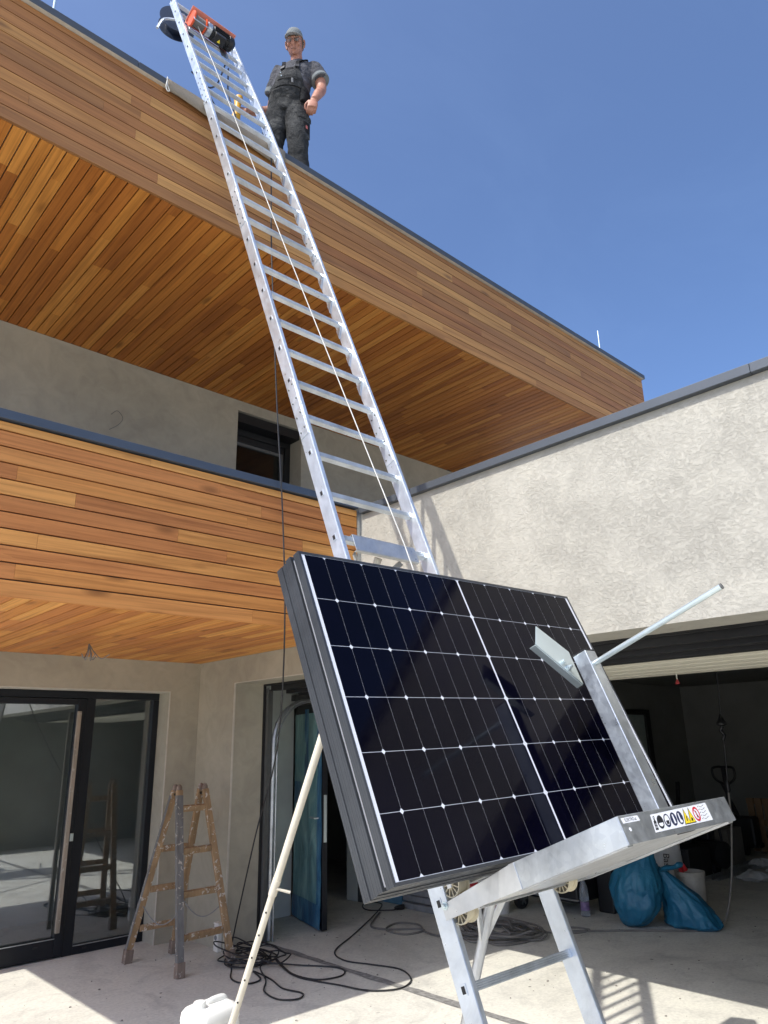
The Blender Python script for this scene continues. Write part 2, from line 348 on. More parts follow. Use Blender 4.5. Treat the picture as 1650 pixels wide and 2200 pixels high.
    def quad(s, a, b, c, d): return s.add([a, b, c, d], [(0, 1, 2, 3)])
    def build(s, name, mat, parent=None, bevel=0.0, smooth=False, origin=None, angle=35, label=None):
        o0 = ORG[parent.name] if parent is not None else Vector(origin or (0, 0, 0))
        me = bpy.data.meshes.new(name); me.from_pydata([tuple(p-o0) for p in s.v], [], s.f); me.validate(); me.update()
        bm = bmesh.new(); bm.from_mesh(me); bmesh.ops.recalc_face_normals(bm, faces=bm.faces); bm.to_mesh(me); bm.free()
        for mm in (mat if isinstance(mat, (list, tuple)) else [mat]): me.materials.append(mm)
        if smooth:
            me.polygons.foreach_set('use_smooth', [True]*len(me.polygons)); me.set_sharp_from_angle(angle=R(angle))
        ob = bpy.data.objects.new(name, me); col.objects.link(ob); ORG[ob.name] = o0
        if parent is not None: ob.parent = parent
        else: ob.location = o0
        if bevel:
            bv = ob.modifiers.new('edge', 'BEVEL'); bv.width = bevel; bv.segments = 2; bv.limit_method = 'ANGLE'; bv.angle_limit = R(40)
        if label: ob['label'] = label
        return ob
def thing(name, label, cat, loc=(0, 0, 0), group=None):
    o = bpy.data.objects.new(name, None); o.location = loc; o.empty_display_size = 0.1; col.objects.link(o); ORG[o.name] = Vector(loc)
    return tag(o, label, cat, group)
def tag(o, label, cat, group=None):
    o['label'] = label; o['category'] = cat
    if group: o['group'] = group
    return o
def structure(o): o['kind'] = 'structure'; return o
def smooth_path(pts, sub=8, closed=False):
    P = [Vector(p) for p in pts]; N = len(P); out = []
    for i in range(N if closed else N-1):
        p0 = P[(i-1) % N] if closed or i > 0 else P[i]*2-P[i+1]
        p1 = P[i]; p2 = P[(i+1) % N]; p3 = P[(i+2) % N] if closed or i < N-2 else p2*2-p1
        for k in range(sub):
            t = k/sub; out.append(0.5*((2*p1)+(p2-p0)*t+(2*p0-5*p1+4*p2-p3)*t*t+(3*p1-p0-3*p2+p3)*t**3))
    if not closed: out.append(P[-1])
    return out
def text_mb(body, fn, size, align='CENTER'):
    """lettering as a flat mesh laid on fn(u,v)->world"""
    cu_ = bpy.data.curves.new('lettering', 'FONT'); cu_.body = body; cu_.size = size; cu_.align_x = align; cu_.align_y = 'CENTER'
    ob = bpy.data.objects.new('lettering', cu_); col.objects.link(ob)
    me = bpy.data.meshes.new_from_object(ob.evaluated_get(bpy.context.evaluated_depsgraph_get()))
    mb = MB(); mb.add([fn(p.co.x, p.co.y) for p in me.vertices], [tuple(p.vertices) for p in me.polygons])
    bpy.data.objects.remove(ob); bpy.data.curves.remove(cu_); return mb
def boards(mb, lo, hi, rows, put, r_, gap=0.006, lmin=0.9, lmax=2.6):
    """rows of planks between lo..hi along the run; put(mb,u0,u1,v0,v1) adds one plank"""
    for v0, v1 in rows:
        u = lo-r_.random()*1.5
        while u < hi:
            e = u+r_.uniform(lmin, lmax); a, c = max(u, lo), min(e, hi)
            if c-a > 0.03: put(mb, a, c-0.0012, v0+gap/2, v1-gap/2)
            u = e

# ------------------------------------------------------------------ the setting
g = MB(); g.quad((-150, -150, 0), (150, -150, 0), (150, 150, 0), (-150, 150, 0))
structure(g.build('terrace_floor', M['concrete']))
jm = MB(); prev = None
yy = 0.3
while yy < 5.73:                       # ragged mortar joint along the garage threshold
    wdt = 0.034+rnd.uniform(-0.008, 0.010); cxx = 3.862+rnd.uniform(-0.006, 0.006)
    cur = ((cxx-wdt, yy, 0.004), (cxx+wdt, yy, 0.004))
    if prev: jm.quad(prev[0], prev[1], cur[1], cur[0])
    prev = cur; yy += 0.11
structure(jm.build('threshold_joint', M['joint']))

YF, YW, ZS = 4.045, 6.38, 5.191        # fascia plane, wall plane, upper soffit
house = thing('house', 'modern two storey house with larch boarded roof overhang and balcony over grey plaster walls', 'house', (2.0, 6.4, 0))
# walls (a wall part per storey)
wl = MB()
wl.box(-1.6, 0.95, YW-.02, YW+.33, 0, 2.45); wl.box(0.95, 3.204, YW-.02, YW+.33, 2.052, 2.45); wl.box(3.204, 3.498, YW-.02, YW+.33, 0, 2.45)
wl.build('lower_wall', M['plaster'], house)
wu = MB()
wu.box(-1.6, 3.79, YW, YW+.33, 2.62, ZS); wu.box(3.79, 4.645, YW, YW+.33, 5.072, ZS); wu.box(4.645, 8.3, YW, YW+.33, 2.62, ZS)
wu.build('upper_wall', M['plaster'], house)
ic = MB()                              # inside shell: keeps the rooms behind the glass dark
ic.box(-1.6, 8.3, YW+.33, 11.5, 2.46, 2.60); ic.box(-1.6, 8.3, 11.5, 11.7, 0, 6.0); ic.box(-1.8, -1.6, YW-.02, 11.7, 0, 6.0); ic.box(8.3, 8.5, YW, 11.7, 2.6, 5.9)
ic.box(-1.6, 8.3, YW+.33, 11.5, 5.3, 5.4); ic.box(4.0, 4.12, 6.9, 11.5, 0, 2.46); ic.box(7.2, 7.32, 6.6, 11.5, 0, 2.46)
ic.build('room_shell', M['room'], house)
cb = MB()                              # pale arrises of the door recess
cb.box(0.95, 3.207, YW-.0225, YW+.19, 2.046, 2.0518); cb.box(3.2005, 3.2065, YW-.0225, YW-.008, 0, 2.046)
cb.build('corner_bead', M['bead'], house)

# roof: fascia boards, soffit boards, coping
roof = MB(); roof.box(-1.5, 8.49, YF+.024, 12, ZS+.024, 6.05); roof_o = roof.build('roof', M['dark_room'], house)
fb = MB()
zs = [6.134]+[6.134-0.052-0.0888*i for i in range(0, 20)]; zs = [z for z in zs if z > ZS+.02]+[ZS-.001]
rows = [(zs[i+1], zs[i]) for i in range(len(zs)-1)]
boards(fb, -1.5, 8.515, rows, lambda mb, a, c, z0, z1: mb.box(a, c, YF, YF+.021, z0, z1), rnd, 0.0075, 1.2, 3.4)
ends = MB()
boards(ends, YF+.022, 10, rows, lambda mb, a, c, z0, z1: mb.box(8.494, 8.515, a, c, z0, z1), rnd, 0.005)
fb.v += []; k0 = len(fb.v); fb.v += ends.v; fb.f += [tuple(i+k0 for i in q) for q in ends.f]
fb.build('fascia_cladding', M['fascia'], roof_o)
sb = MB(); rows = [(-1.5+0.0808*i, -1.5+0.0808*(i+1)) for i in range(123)]
boards(sb, YF+.023, YW-.002, rows, lambda mb, a, c, x0, x1: mb.box(x0, x1, a, c, ZS, ZS+.02), rnd, 0.0085, 0.6, 2.3)
sb.build('soffit_cladding', M['soffit'], roof_o)
cp = MB(); x = -1.56
for x2 in (1.46, 3.62, 5.72, 6.9, 8.56):
    cp.box(x, x2-.003, YF-.031, YF+.30, 6.138, 6.194); x = x2
cp.box(8.525, 8.56, YF+.305, 10, 6.138, 6.194)
cp.build('coping', M['coping_r'], roof_o, bevel=0.003)
vs = MB(); vs.box(-1.52, 8.53, YF-.028, YF+.018, 6.1345, 6.1375); vs.build('lit_underside_strip', M['underside_lit'], roof_o)  # strip paints bounce light onto the underside of the dark coping
dk = MB(); dk.box(-1.5, 8.49, YF+.024, 11.9, 6.051, 6.085); dk.build('roof_deck', M['block'], roof_o)
ck = MB(); ck.box(-1.5, 8.49, YF+.024, YF+.27, 6.0855, 6.1375); ck.build('coping_kerb', M['dark_room'], roof_o)

# balcony
YB = 4.027
bal = MB(); bal.box(0.495, 3.494, YB+.024, YB+.33, 2.338, 3.26); bal.box(0.495, 3.494, YB+.331, YW-.021, 2.338, 2.60)
bal_o = bal.build('balcony', M['dark_room'], house)
bc = MB(); zs = [3.262]+[3.2085-0.0895*i for i in range(0, 12)]; zs = [z for z in zs if z > 2.34]+[2.311]
rows = [(zs[i+1], zs[i]) for i in range(len(zs)-1)]
boards(bc, 0.475, 3.462, rows, lambda mb, a, c, z0, z1: mb.box(a, c, YB, YB+.021, z0, z1), rnd, 0.0085, 1.0, 2.9)
for z0, z1 in rows: bc.box(0.473, 0.494, YB+.022, YW-.03, z0+.003, z1-.003)
bc.build('balcony_cladding', M['balc'], bal_o)
bs = MB(); rows = [(0.495+0.0908*i, 0.495+0.0908*(i+1)) for i in range(34) if 0.495+0.0908*i < 3.45]
boards(bs, YB+.023, YW-.022, rows, lambda mb, a, c, x0, x1: mb.box(x0, min(x1, 3.496), a, c, 2.316, 2.336), rnd, 0.007, 0.6, 1.8)
bs.build('balcony_soffit', M['balc_s'], bal_o)
bp = MB(); bp.box(0.455, 3.46, YB-.026, YB+.35, 3.268, 3.322); bp.build('balcony_coping', M['coping'], bal_o, bevel=0.003)
bt = MB(); bt.box(3.4635, 3.4955, YB-.004, YB+.02, 2.312, 3.262); bt.build('edge_strip', M['galv'], bal_o)

# entrance door and side light
YD = 6.57
dr = MB()
for bx in ((1.02, 3.203, 1.985, 2.0455), (2.532, 2.612, 0, 1.984), (3.146, 3.203, 0, 1.984), (2.6125, 3.1455, 0, 0.062), (1.02, 1.08, 0, 1.984)):
    dr.box(bx[0], bx[1], YD, YD+.085, bx[2], bx[3])
ed = dr.build('entrance_door', M['frame'], house, bevel=0.004)
lf = MB()
for bx in ((1.086, 1.19, 0.012, 1.98), (2.457, 2.527, 0.012, 1.98), (1.1905, 2.4565, 1.932, 1.98), (1.1905, 2.4565, 0.012, 0.140)):
    lf.box(bx[0], bx[1], YD-.012, YD+.07, bx[2], bx[3])
lf.build('leaf_frame', M['frame'], ed, bevel=0.004)
pn = MB(); pn.box(1.188, 2.459, YD+.028, YD+.034, 0.138, 1.934); pn.build('door_pane', M['pane'], ed)
pn = MB(); pn.box(2.610, 3.148, YD+.030, YD+.036, 0.060, 1.987); pn.build('side_pane', M['pane'], ed)
gb = MB(); gb.box(1.19, 2.457, YD-.014, YD-.010, 0.1405, 0.146); gb.box(2.613, 3.145, YD-.003, YD+.001, 0.0625, 0.068); gb.build('glazing_bead', M['galv'], ed)
hd = MB(); hd.bar((2.452, 6.505, 0.192), (2.452, 6.505, 1.873), 0.032, 0.030, (0, 1, 0))
hd.tube([(2.452, 6.505, 0.52), (2.452, YD-.012, 0.52)], 0.006); hd.tube([(2.452, 6.505, 1.60), (2.452, YD-.012, 1.60)], 0.006)
hd.build('pull_handle', splattered('taped_handle_bar', (0.30, 0.255, 0.20), (0.42, 0.38, 0.32), 0.62), ed, bevel=0.003)
kr = MB(); kr.box(2.497, 2.524, YD-.022, YD-.012, 0.845, 0.905); kr.build('lock_rosette', M['zinc'], ed, bevel=0.003)
for q_ in ((2.30, 2.335, YD-.016, YD-.012, 0.095, 0.108), (2.69, 2.725, YD-.005, YD, 0.030, 0.043)): vs = MB(); vs.box(*q_); vs.build('drain_cap', M['black'], ed)

# upper window set deep in the wall
wf = MB()
wf.box(3.79, 4.645, 6.60, 6.70, 4.90, 5.0715); wf.box(3.79, 3.86, 6.60, 6.70, 2.62, 4.899); wf.box(4.575, 4.645, 6.60, 6.70, 2.62, 4.899); wf.box(3.861, 4.574, 6.62, 6.70, 4.83, 4.8985)
wo_ = wf.build('window', M['black'], house, bevel=0.003)
w2 = MB(); w2.box(3.862, 4.573, 6.640, 6.69, 4.795, 4.829); w2.box(4.535, 4.5735, 6.640, 6.69, 2.7, 4.794); w2.build('sash', plain('grey_sash', (0.14, 0.14, 0.135), 0.5), wo_)
w3 = MB(); w3.box(3.86, 4.536, 6.660, 6.666, 2.70, 4.796); w3.build('window_pane', M['pane2'], wo_)
w4 = MB(); w4.box(3.792, 4.643, 6.42, 6.59, 4.965, 5.0715); w4.build('shutter_box', M['black'], wo_)

# garage wing
XG, XI = 3.498, 3.823
gar = thing('garage', 'flat roofed garage wing with coarse sunlit render and a wide open doorway', 'garage', (8, 3, 0))
gw = MB()
gw.box(XG, XI, -12, 4.03, 2.094, 3.228); gw.build('front_wall', M['render'], gar)  # near end extended out of view, added to bounce sunlight into the yard
gp = MB()
gp.box(XG, XI, 4.0305, 5.741, 2.094, 3.228); gp.box(XG, XI, 5.741, YW+.03, 0, 3.228)
gp.build('pier_wall', M['plaster'], gar)
gp = MB(); gp.box(XG, XI, -12, -0.3, 0, 2.0935); gp.build('pier_wall', M['render'], gar)  # mostly unseen stretch, lengthened as a sunlit bounce surface
gb = MB(); gb.box(XG-.003, XG+.012, 5.737, 5.744, 0, 2.094); gb.box(XG-.003, XG+.011, 4.031, 5.737, 2.0905, 2.097); gb.build('corner_bead', M['bead'], gar)
gc = MB(); y = -12
for y2 in (-6, -2, 1.1, 3.36, 4.0):
    gc.box(XG-.036, XI+.06, y, y2-.0012, 3.230, 3.281); y = y2
gc.build('coping', M['coping2'], gar, bevel=0.003)
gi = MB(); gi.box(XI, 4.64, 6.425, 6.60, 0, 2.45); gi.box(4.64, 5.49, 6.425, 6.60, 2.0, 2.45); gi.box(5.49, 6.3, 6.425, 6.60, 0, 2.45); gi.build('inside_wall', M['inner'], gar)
M['hall'] = plain('pale_hall_plaster', (0.62, 0.61, 0.58), 0.9, scale=3); hw = MB(); hw.box(-1.6, 3.999, 8.0, 8.12, 0, 2.459); hw.build('added_hall_wall', M['hall'], house)  # partition added behind the entrance door to brighten its dark glass
gi = MB(); gi.box(6.3, 13.3, 6.425, 6.60, 0, 2.45); gi.build('inside_wall', M['inner_shaded'], gar)
gi = MB(); gi.box(13.3, 13.5, -1, 6.6, 0, 2.45); gi.build('inside_wall', M['inner_shaded'], gar)
gi = MB(); gi.box(XI, 13.3, -1.0, -0.8, 0, 2.45); gi.build('inside_wall', M['inner_shaded'], gar)
ce = MB(); ce.box(XI+.001, 13.5, -1.0, 6.60, 2.4505, 3.0); ce.build('ceiling', M['inner_shaded'], gar)
jf = MB(); jf.box(5.4905, 5.57, 6.36, 6.4245, 0, 2.04); jf.box(4.60, 5.49, 6.36, 6.4245, 2.0, 2.06)
jf.build('doorway_frame', M['post'], gar)
bsx = MB(); bsx.box(5.575, 5.63, 6.37, 6.42, 0.0, 1.9); bsx.build('blue_film_strip', M['filmB'], gar)
# half open sectional door under the lintel
gd = MB()
def slat(mb, xa, za, xb, zb, y0, y1):
    n_ = 5
    for i in range(n_):
        t0, t1 = i/n_, (i+1)/n_-.035
        p = lambda t: (xa+(xb-xa)*t, za+(zb-za)*t)
        a, c = p(t0), p(t1)
        mb.hexa([(a[0], y0, a[1]), (c[0], y0, c[1]), (c[0], y1, c[1]), (a[0], y1, a[1]), (a[0], y0, a[1]+.04), (c[0], y0, c[1]+.04), (c[0], y1, c[1]+.04), (a[0], y1, a[1]+.04)])
slat(gd, 4.19, 2.000, 5.42, 2.004, 0.45, 5.56); slat(gd, 5.44, 2.06, 6.30, 2.34, 0.45, 5.56)
gdo = gd.build('sectional_door', M['door_beige'], gar, bevel=0.004)
gs = MB(); gs.box(3.84, 3.90, 0.4, 5.68, 2.035, 2.0935); gs.box(3.95, 4.02, 0.4, 5.60, 2.01, 2.07); gs.box(4.06, 4.17, 0.45, 5.56, 1.990, 2.045)
gs.tube([(4.04, 0.4, 2.05), (4.04, 5.6, 2.05)], 0.018); gs.build('seal_rail', M['black'], gdo)
gt = MB()
pth = [(3.905, 5.715, 0.02), (3.905, 5.715, 1.58)]+[(3.905+.38*(1-math.cos(t)), 5.715, 1.58+.38*math.sin(t)) for t in [math.pi/2*i/10 for i in range(1, 11)]]+[(6.2, 5.715, 2.10)]
gt.tube(pth, 0.019, 6); gt.tube([(p[0]+.030, p[1]-.015, p[2]-.012) for p in pth[:12]], 0.008, 6)
gt.build('door_track', M['galv'], gdo)
gt = MB(); gt.box(3.8235, 3.832, 5.695, 5.7405, 0, 2.06); gt.box(3.8325, 3.90, 5.732, 5.7405, 0, 2.05); gt.build('jamb_angle', M['post'], gdo)
gk = MB(); gk.box(3.80, 3.8225, 5.728, 5.7405, 0, 2.09); gk.box(3.80, 3.8225, 0.0, 5.728, 2.078, 2.0935); gk.build('jamb_seal', M['black'], gdo)
for yy in (2.66, 2.95, 4.9): gh = MB(); gh.box(3.90, 3.93, yy, yy+.03, 1.985, 2.035); gh.build('track_bracket', M['black'], gdo)
# door leaf wrapped in film, standing open
hinge, free = Vector((4.640, 6.385, 0)), Vector((4.425, 5.662, 0)); dd = (free-hinge).normalized(); dn = Vector((dd.y, -dd.x, 0)); LW = (free-hinge).length
if dn.x > 0: dn = -dn
fd = lambda a, b_, z: hinge+dd*a+dn*b_+Vector((0, 0, z))
lf = MB(); lf.obox(fd, 0, LW, -.05, 0, 0.012, 1.948); leaf = lf.build('film_wrapped_door', M['frame'], gar, bevel=0.003)
def filmsheet(mb, a0, a1, z0, z1, off, amp, seed, na=14, nz=40):
    P = [[fd(a0+(a1-a0)*i/na, off+amp*noise.noise(Vector((i*.31+seed, j*.17, seed))) , z0+(z1-z0)*j/nz) for i in range(na+1)] for j in range(nz+1)]
    k = len(mb.v); mb.v += [p for r_ in P for p in r_]
    for j in range(nz):
        for i in range(na):
            a = k+j*(na+1)+i; mb.f.append((a, a+1, a+na+2, a+na+1))
fs = MB(); filmsheet(fs, 0.004, LW-.10, 0.19, 1.86, .008, .006, 3); fs.build('teal_film', M['filmA'], leaf, smooth=True)
fs = MB(); filmsheet(fs, 0.0, LW-.012, 0.012, 0.205, .014, .012, 8, 14, 8); filmsheet(fs, LW-.115, LW-.004, 0.18, 1.90, .011, .008, 5, 5, 40)
filmsheet(fs, 0.30, 0.40, 1.25, 1.90, .012, .010, 15, 5, 20); filmsheet(fs, 0.03, 0.20, 1.02, 1.22, .014, .014, 21, 6, 6)
fs.build('blue_film', M['filmB'], leaf, smooth=True)
lv = MB(); c0 = fd(LW-.06, 0.03, 0.92); lv.tube([fd(LW-.07, 0, .92), fd(LW-.07, .05, .92), fd(LW-.19, .05, .92)], .009, 8); lv.build('lever_handle', M['galv'], leaf, smooth=True)
lk = MB(); lk.obox(fd, LW, LW+.003, -.040, -.012, 0.72, 1.12); lk.build('lock_plate', M['zinc'], leaf)

# wires left sticking out of the plaster and boards
def wire(name, label, pts, r_, mat, group=None):
    mb = MB(); mb.tube(smooth_path(pts, 6), r_, 6); return tag(mb.build(name, mat, smooth=True, origin=pts[0]), label, 'wire', group)
wire('wire_stub', 'thin dark wire stub curling out of the upper grey plaster wall', [(2.41, 6.38, 4.60), (2.45, 6.33, 4.63), (2.50, 6.31, 4.56), (2.46, 6.31, 4.48), (2.39, 6.33, 4.42)], 0.0026, M['post'])
mb = MB()
for i in range(6):
    a = rnd.uniform(-.06, .06); c = rnd.uniform(-.10, .10)
    mb.tube(smooth_path([(2.11, 5.55, 2.317), (2.11+a*.4, 5.52+c*.3, 2.25), (2.11+a, 5.52+c, 2.20), (2.11+a*1.6, 5.50+c*1.5, 2.225)], 5), 0.004, 5)
tag(mb.build('cable_bundle', M['block'], smooth=True, origin=(2.11, 5.55, 2.317)), 'tangle of stripped cable ends hanging from the balcony soffit', 'cable')
# lightning rods
def lrod(x, h, label):
    mb = MB(); mb.tube([(x, 4.28, 6.155), (x, 4.28, 6.155+h)], 0.009, 8); mb.lathe([(.05, 0), (.05, .03), (.012, .05)], (x, 4.28, 6.155), seg=12)
    tag(mb.build('lightning_rod', M['zinc'], smooth=True, origin=(x, 4.28, 6.155)), label, 'lightning rod', 'lightning rods along the roof edge')
lrod(0.93, 0.75, 'lightning rod at the near roof edge, left of the ladder'); lrod(7.945, 0.60, 'short lightning rod near the far right roof corner')
# made-up wall out of view, added to lighten the reflection in the glass
hb = MB(); hb.box(-16, 3.49, -12.3, -12, 0, 2.6); hb.box(-16, 3.49, -12.34, -11.96, 2.601, 2.66)
tag(hb.build('added_reflection_wall', M['plaster'], origin=(0, -12.1, 0)), 'long grey plastered wall added unseen behind the viewer to reflect in the glass', 'wall')

# ------------------------------------------------------------------ the inclined lift
L0 = Vector((1.9628, 3.1814, 2.7387+CAM_H)); LD = Vector((0, .3723, .9281)).normalized(); LN = Vector((0, -LD.z, LD.y))
KN = [(-9, 0), (-1.2, 0), (0.6, -.014), (2.2, -.034), (4.4, -.125)]
def sag(s):
    for (a, u), (b_, v_) in zip(KN, KN[1:]):
        if s <= b_: return u+(v_-u)*(s-a)/(b_-a)
    return KN[-1][1]
def LL(x, s, n): return L0+Vector((x, 0, 0))+LD*s+LN*n
def LS(x, s, n): return L0+Vector((x, 0, 0))+LD*s+LN*(n+sag(s))
S_END, S_TOP = -4.615, 4.02
ladder = thing('lift_ladder', 'long silver aluminium lift ladder leaning from the terrace up to the roof edge', 'ladder', tuple(LL(.29, S_END, 0)))
RW, RD = 0.024, 0.0365
def rail(x0, sgn):
    mb = MB(); segs = sorted([S_END, -1.2, 0.6, 2.2, S_TOP])
    for a, b_ in zip(segs, segs[1:]):
        # C profile: web plus two flanges turned towards the rungs
        wx = (x0, x0+.004) if sgn > 0 else (x0-.004, x0)
        fx = (x0+.0042, x0+RW) if sgn > 0 else (x0-RW, x0-.0042)
        a_ = a+.0015
        mb.obox(LS, wx[0], wx[1], a_, b_, -RD, RD); mb.obox(LS, fx[0], fx[1], a_, b_, RD-.005, RD); mb.obox(LS, fx[0], fx[1], a_, b_, -RD, -RD+.005)
    return mb
XL, XR = 0.0, 0.595
# right rail: its inner web face sits at x=.572
def rail_r():
    mb = MB(); segs = sorted([S_END, -1.2, 0.6, 2.2, S_TOP])
    for a, b_ in zip(segs, segs[1:]):
        a_ = a+.0015
        mb.obox(LS, .572, .576, a_, b_, -RD, RD); mb.obox(LS, .5762, XR, a_, b_, RD-.005, RD); mb.obox(LS, .5762, XR, a_, b_, -RD, -RD+.005)
    return mb
rl = rail(0.0, 1).build('side_rail', M['alu'], ladder, bevel=0.0015)
rr_ = rail_r().build('side_rail', M['alu'], ladder, bevel=0.0015)
for k in range(-16, 19):
    s = -k*.25
    if s < S_END+.06 or s > S_TOP: continue
    mb = MB(); mb.obox(LS, .0045, .5715, s-.014, s+.014, -.014, .014)
    for q in range(4): mb.obox(LS, .02, .556, s-.0115+q*.0064, s-.0080+q*.0064, .0142, .0168)
    mb.build('rung', M['alu'], ladder, bevel=0.002)
    if True:
        hm = MB(); hm.obox(LS, -.0022, -.0006, s-.017, s+.017, -.013, .013); h2 = hm.build('rung_end', M['alu'], ladder, bevel=0.004)
        hm = MB(); hm.obox(LS, -.0034, -.0024, s-.011, s+.011, -.0075, .0075); hm.build('socket', M['black'], h2, bevel=0.001)
for s0 in (-1.2, 0.6, 2.2):
    for x0, x1 in ((-.0042, -.0005), (.5674, .5715)):
        mb = MB(); mb.obox(LS, x0, x1, s0-.19, s0+.19, -.030, .030); spl = mb.build('splice_plate', M['alu'], ladder, bevel=0.002)
        for ds in (-.15, -.05, .05, .15):
            for dn_ in (-.017, .017):
                mb = MB(); mb.lathe([(.0052, 0), (.0052, .003), (.003, .005)], LS(x0, s0+ds+dn_*.4, dn_), (-1, 0, 0), 8); mb.build('bolt', M['post'], spl)
# rear guide flanges seen between the rungs on the inner side of the right rail
for k in range(-15, 4):
    s = -k*.25
    mb = MB(); mb.add([LS(.5705, s-.018, -.035), LS(.5705, s-.018, .012), LS(.5705, s-.085, -.035), LS(.565, s-.018, -.035), LS(.565, s-.018, .012), LS(.565, s-.085, -.035)],
           [(0, 1, 2), (3, 5, 4), (0, 3, 4, 1), (1, 4, 5, 2), (2, 5, 3, 0)])
    mb.build('rung_gusset', M['alu'], ladder)
# clamp bars with Y brackets that the two props hold
def clamp(s, x0=.095, x1=.495):
    mb = MB(); mb.obox(LS, x0, x1, s-.058, s+.022, .0165, .020); mb.obox(LS, x0, x1, s+.0225, s+.026, -.05, .020); mb.obox(LS, x0, x1, s-.0625, s-.0585, .002, .020)
    return mb.build('clamp_bar', M['alu2'], ladder, bevel=0.0015)
clamp(-2.0); clamp(-3.47, .20, .47)
def prop(name, label, top, foot, r0, r1, mats, joint, span, arm):
    o = thing(name, label, 'support pole', tuple(foot), 'props under the lift ladder')
    top, foot = Vector(top), Vector(foot); d = (foot-top).normalized()
    a = top+(foot-top)*joint
    mb = MB(); mb.tube([top, a], r0, 14); mb.build('upper_tube', mats[0], o, smooth=True)
    if joint < 1:
        mb = MB(); mb.tube([a-d*.03, foot], r1, 14); t2 = mb.build('lower_tube', mats[1], o, smooth=True)
        hm = MB(); L_ = (foot-a).length; k = 1
        side = Vector((-.75, -.66, 0)).normalized(); side = (side-d*side.dot(d)).normalized()
        while k*.12 < L_:
            hm.lathe([(.0052, 0), (.0052, .002)], a+d*(k*.12)+side*(r1-.001), side, 8); k += 1
        hm.build('pin_hole', M['black'], t2)
        mb = MB(); mb.tube([a-d*.05, a+d*.035], r0*1.10, 14); cl_ = mb.build('collar', mats[0], o, smooth=True)
        mb = MB(); mb.tube([a+Vector((.0, -.02, 0)), a+Vector((.055, -.055, -.02))], .007, 8); mb.build('pin', mats[0], cl_, smooth=True)
        mb = MB(); mb.lathe([(.055, 0), (.055, .012), (.03, .03)], foot, seg=16); mb.build('foot_plate', M['galv'], o)
    br = MB()
    for sx in (-1, 1):
        br.bar(top+d*.17, top+Vector((sx*span, 0, 0))+Vector((0, .0, .0)), .028, .010, LN)
    br.build('y_bracket', M['alu2'], o, bevel=0.002)
    return o
pt = LS(.29, -2.03, -.045)
prop('support_pole', 'long cream painted telescopic prop with pin holes, standing beside the white canister', (pt.x, pt.y, pt.z), (2.262, 3.745, 0), .0192, .0172, (M['pole'], M['pole']), .625, .15, .14)
pt = LS(.325, -3.50, -.045)
prop('support_pole', 'short bare aluminium prop under the carriage, between the two ladder rails', (pt.x, pt.y, pt.z), (2.215, 2.235, 0), .019, .0, (M['alu2'], M['alu2']), 1.0, .085, .12)

# ------------------------------------------------------------------ carriage on the ladder
car = thing('lift_carriage', 'aluminium lift carriage with tray, upright post and pictogram sticker, carrying the solar panels', 'carriage', tuple(LL(.34, -3.5, .3)))
EL = .016
def LC(x, s, n): return LL(x, s+EL*x, n)
ST, SB_ = -3.4765, -3.554
tr = MB()
tr.obox(LC, -.0085, .694, SB_, ST, .764, .767); tr.build('front_lip', M['galv'], car, bevel=0.0015)
for xa in (-.0085, .691): tr = MB(); tr.obox(LC, xa, xa+.003, SB_, ST, .34, .7635); tr.build('side_wall', M['galv'], car, bevel=0.0012)
for xa in (.600, -.0115):
    tr = MB(); tr.hexa([LC(xa, SB_, .02), LC(xa+.0027, SB_, .02), LC(xa+.0027, SB_, .365), LC(xa, SB_, .365), LC(xa, ST-.03, .02), LC(xa+.0027, ST-.03, .02), LC(xa+.0027, ST, .365), LC(xa, ST, .365)])
    arm_ = tr.build('carrier_arm', M['alu2'], car, bevel=0.0012)
bo = MB(); bo.lathe([(.014, 0), (.014, .003), (.0085, .0032), (.0085, .010), (.006, .012)], LC(-.0115, -3.513, .034), (-1, 0, 0), 6); bo.build('bolt', M['zinc'], arm_)
tr = MB(); tr.obox(LC, -.005, .690, SB_+.004, SB_+.0065, .13, .762); tr.obox(LC, .02, .66, SB_-.003, SB_+.0035, .14, .150); tr.obox(LC, .655, .690, SB_-.0035, SB_+.0035, .14, .755); tr.obox(LC, .0, .03, SB_-.0035, SB_+.0035, .34, .755)
tr.build('tray_floor', M['alu2'], car, bevel=0.0012)
tr = MB(); tr.obox(LC, .33, .42, SB_+.0005, SB_+.0035, .735, .752); tr.build('floor_slot', M['steel_dark'], car)
tr = MB(); tr.obox(LC, .0, .60, -3.47, -2.55, .055, .075); tr.obox(LC, .10, .13, -3.47, -2.45, .076, .14); tr.obox(LC, .47, .50, -3.47, -2.45, .076, .14)
tr.build('back_frame', M['alu2'], car, bevel=0.002)
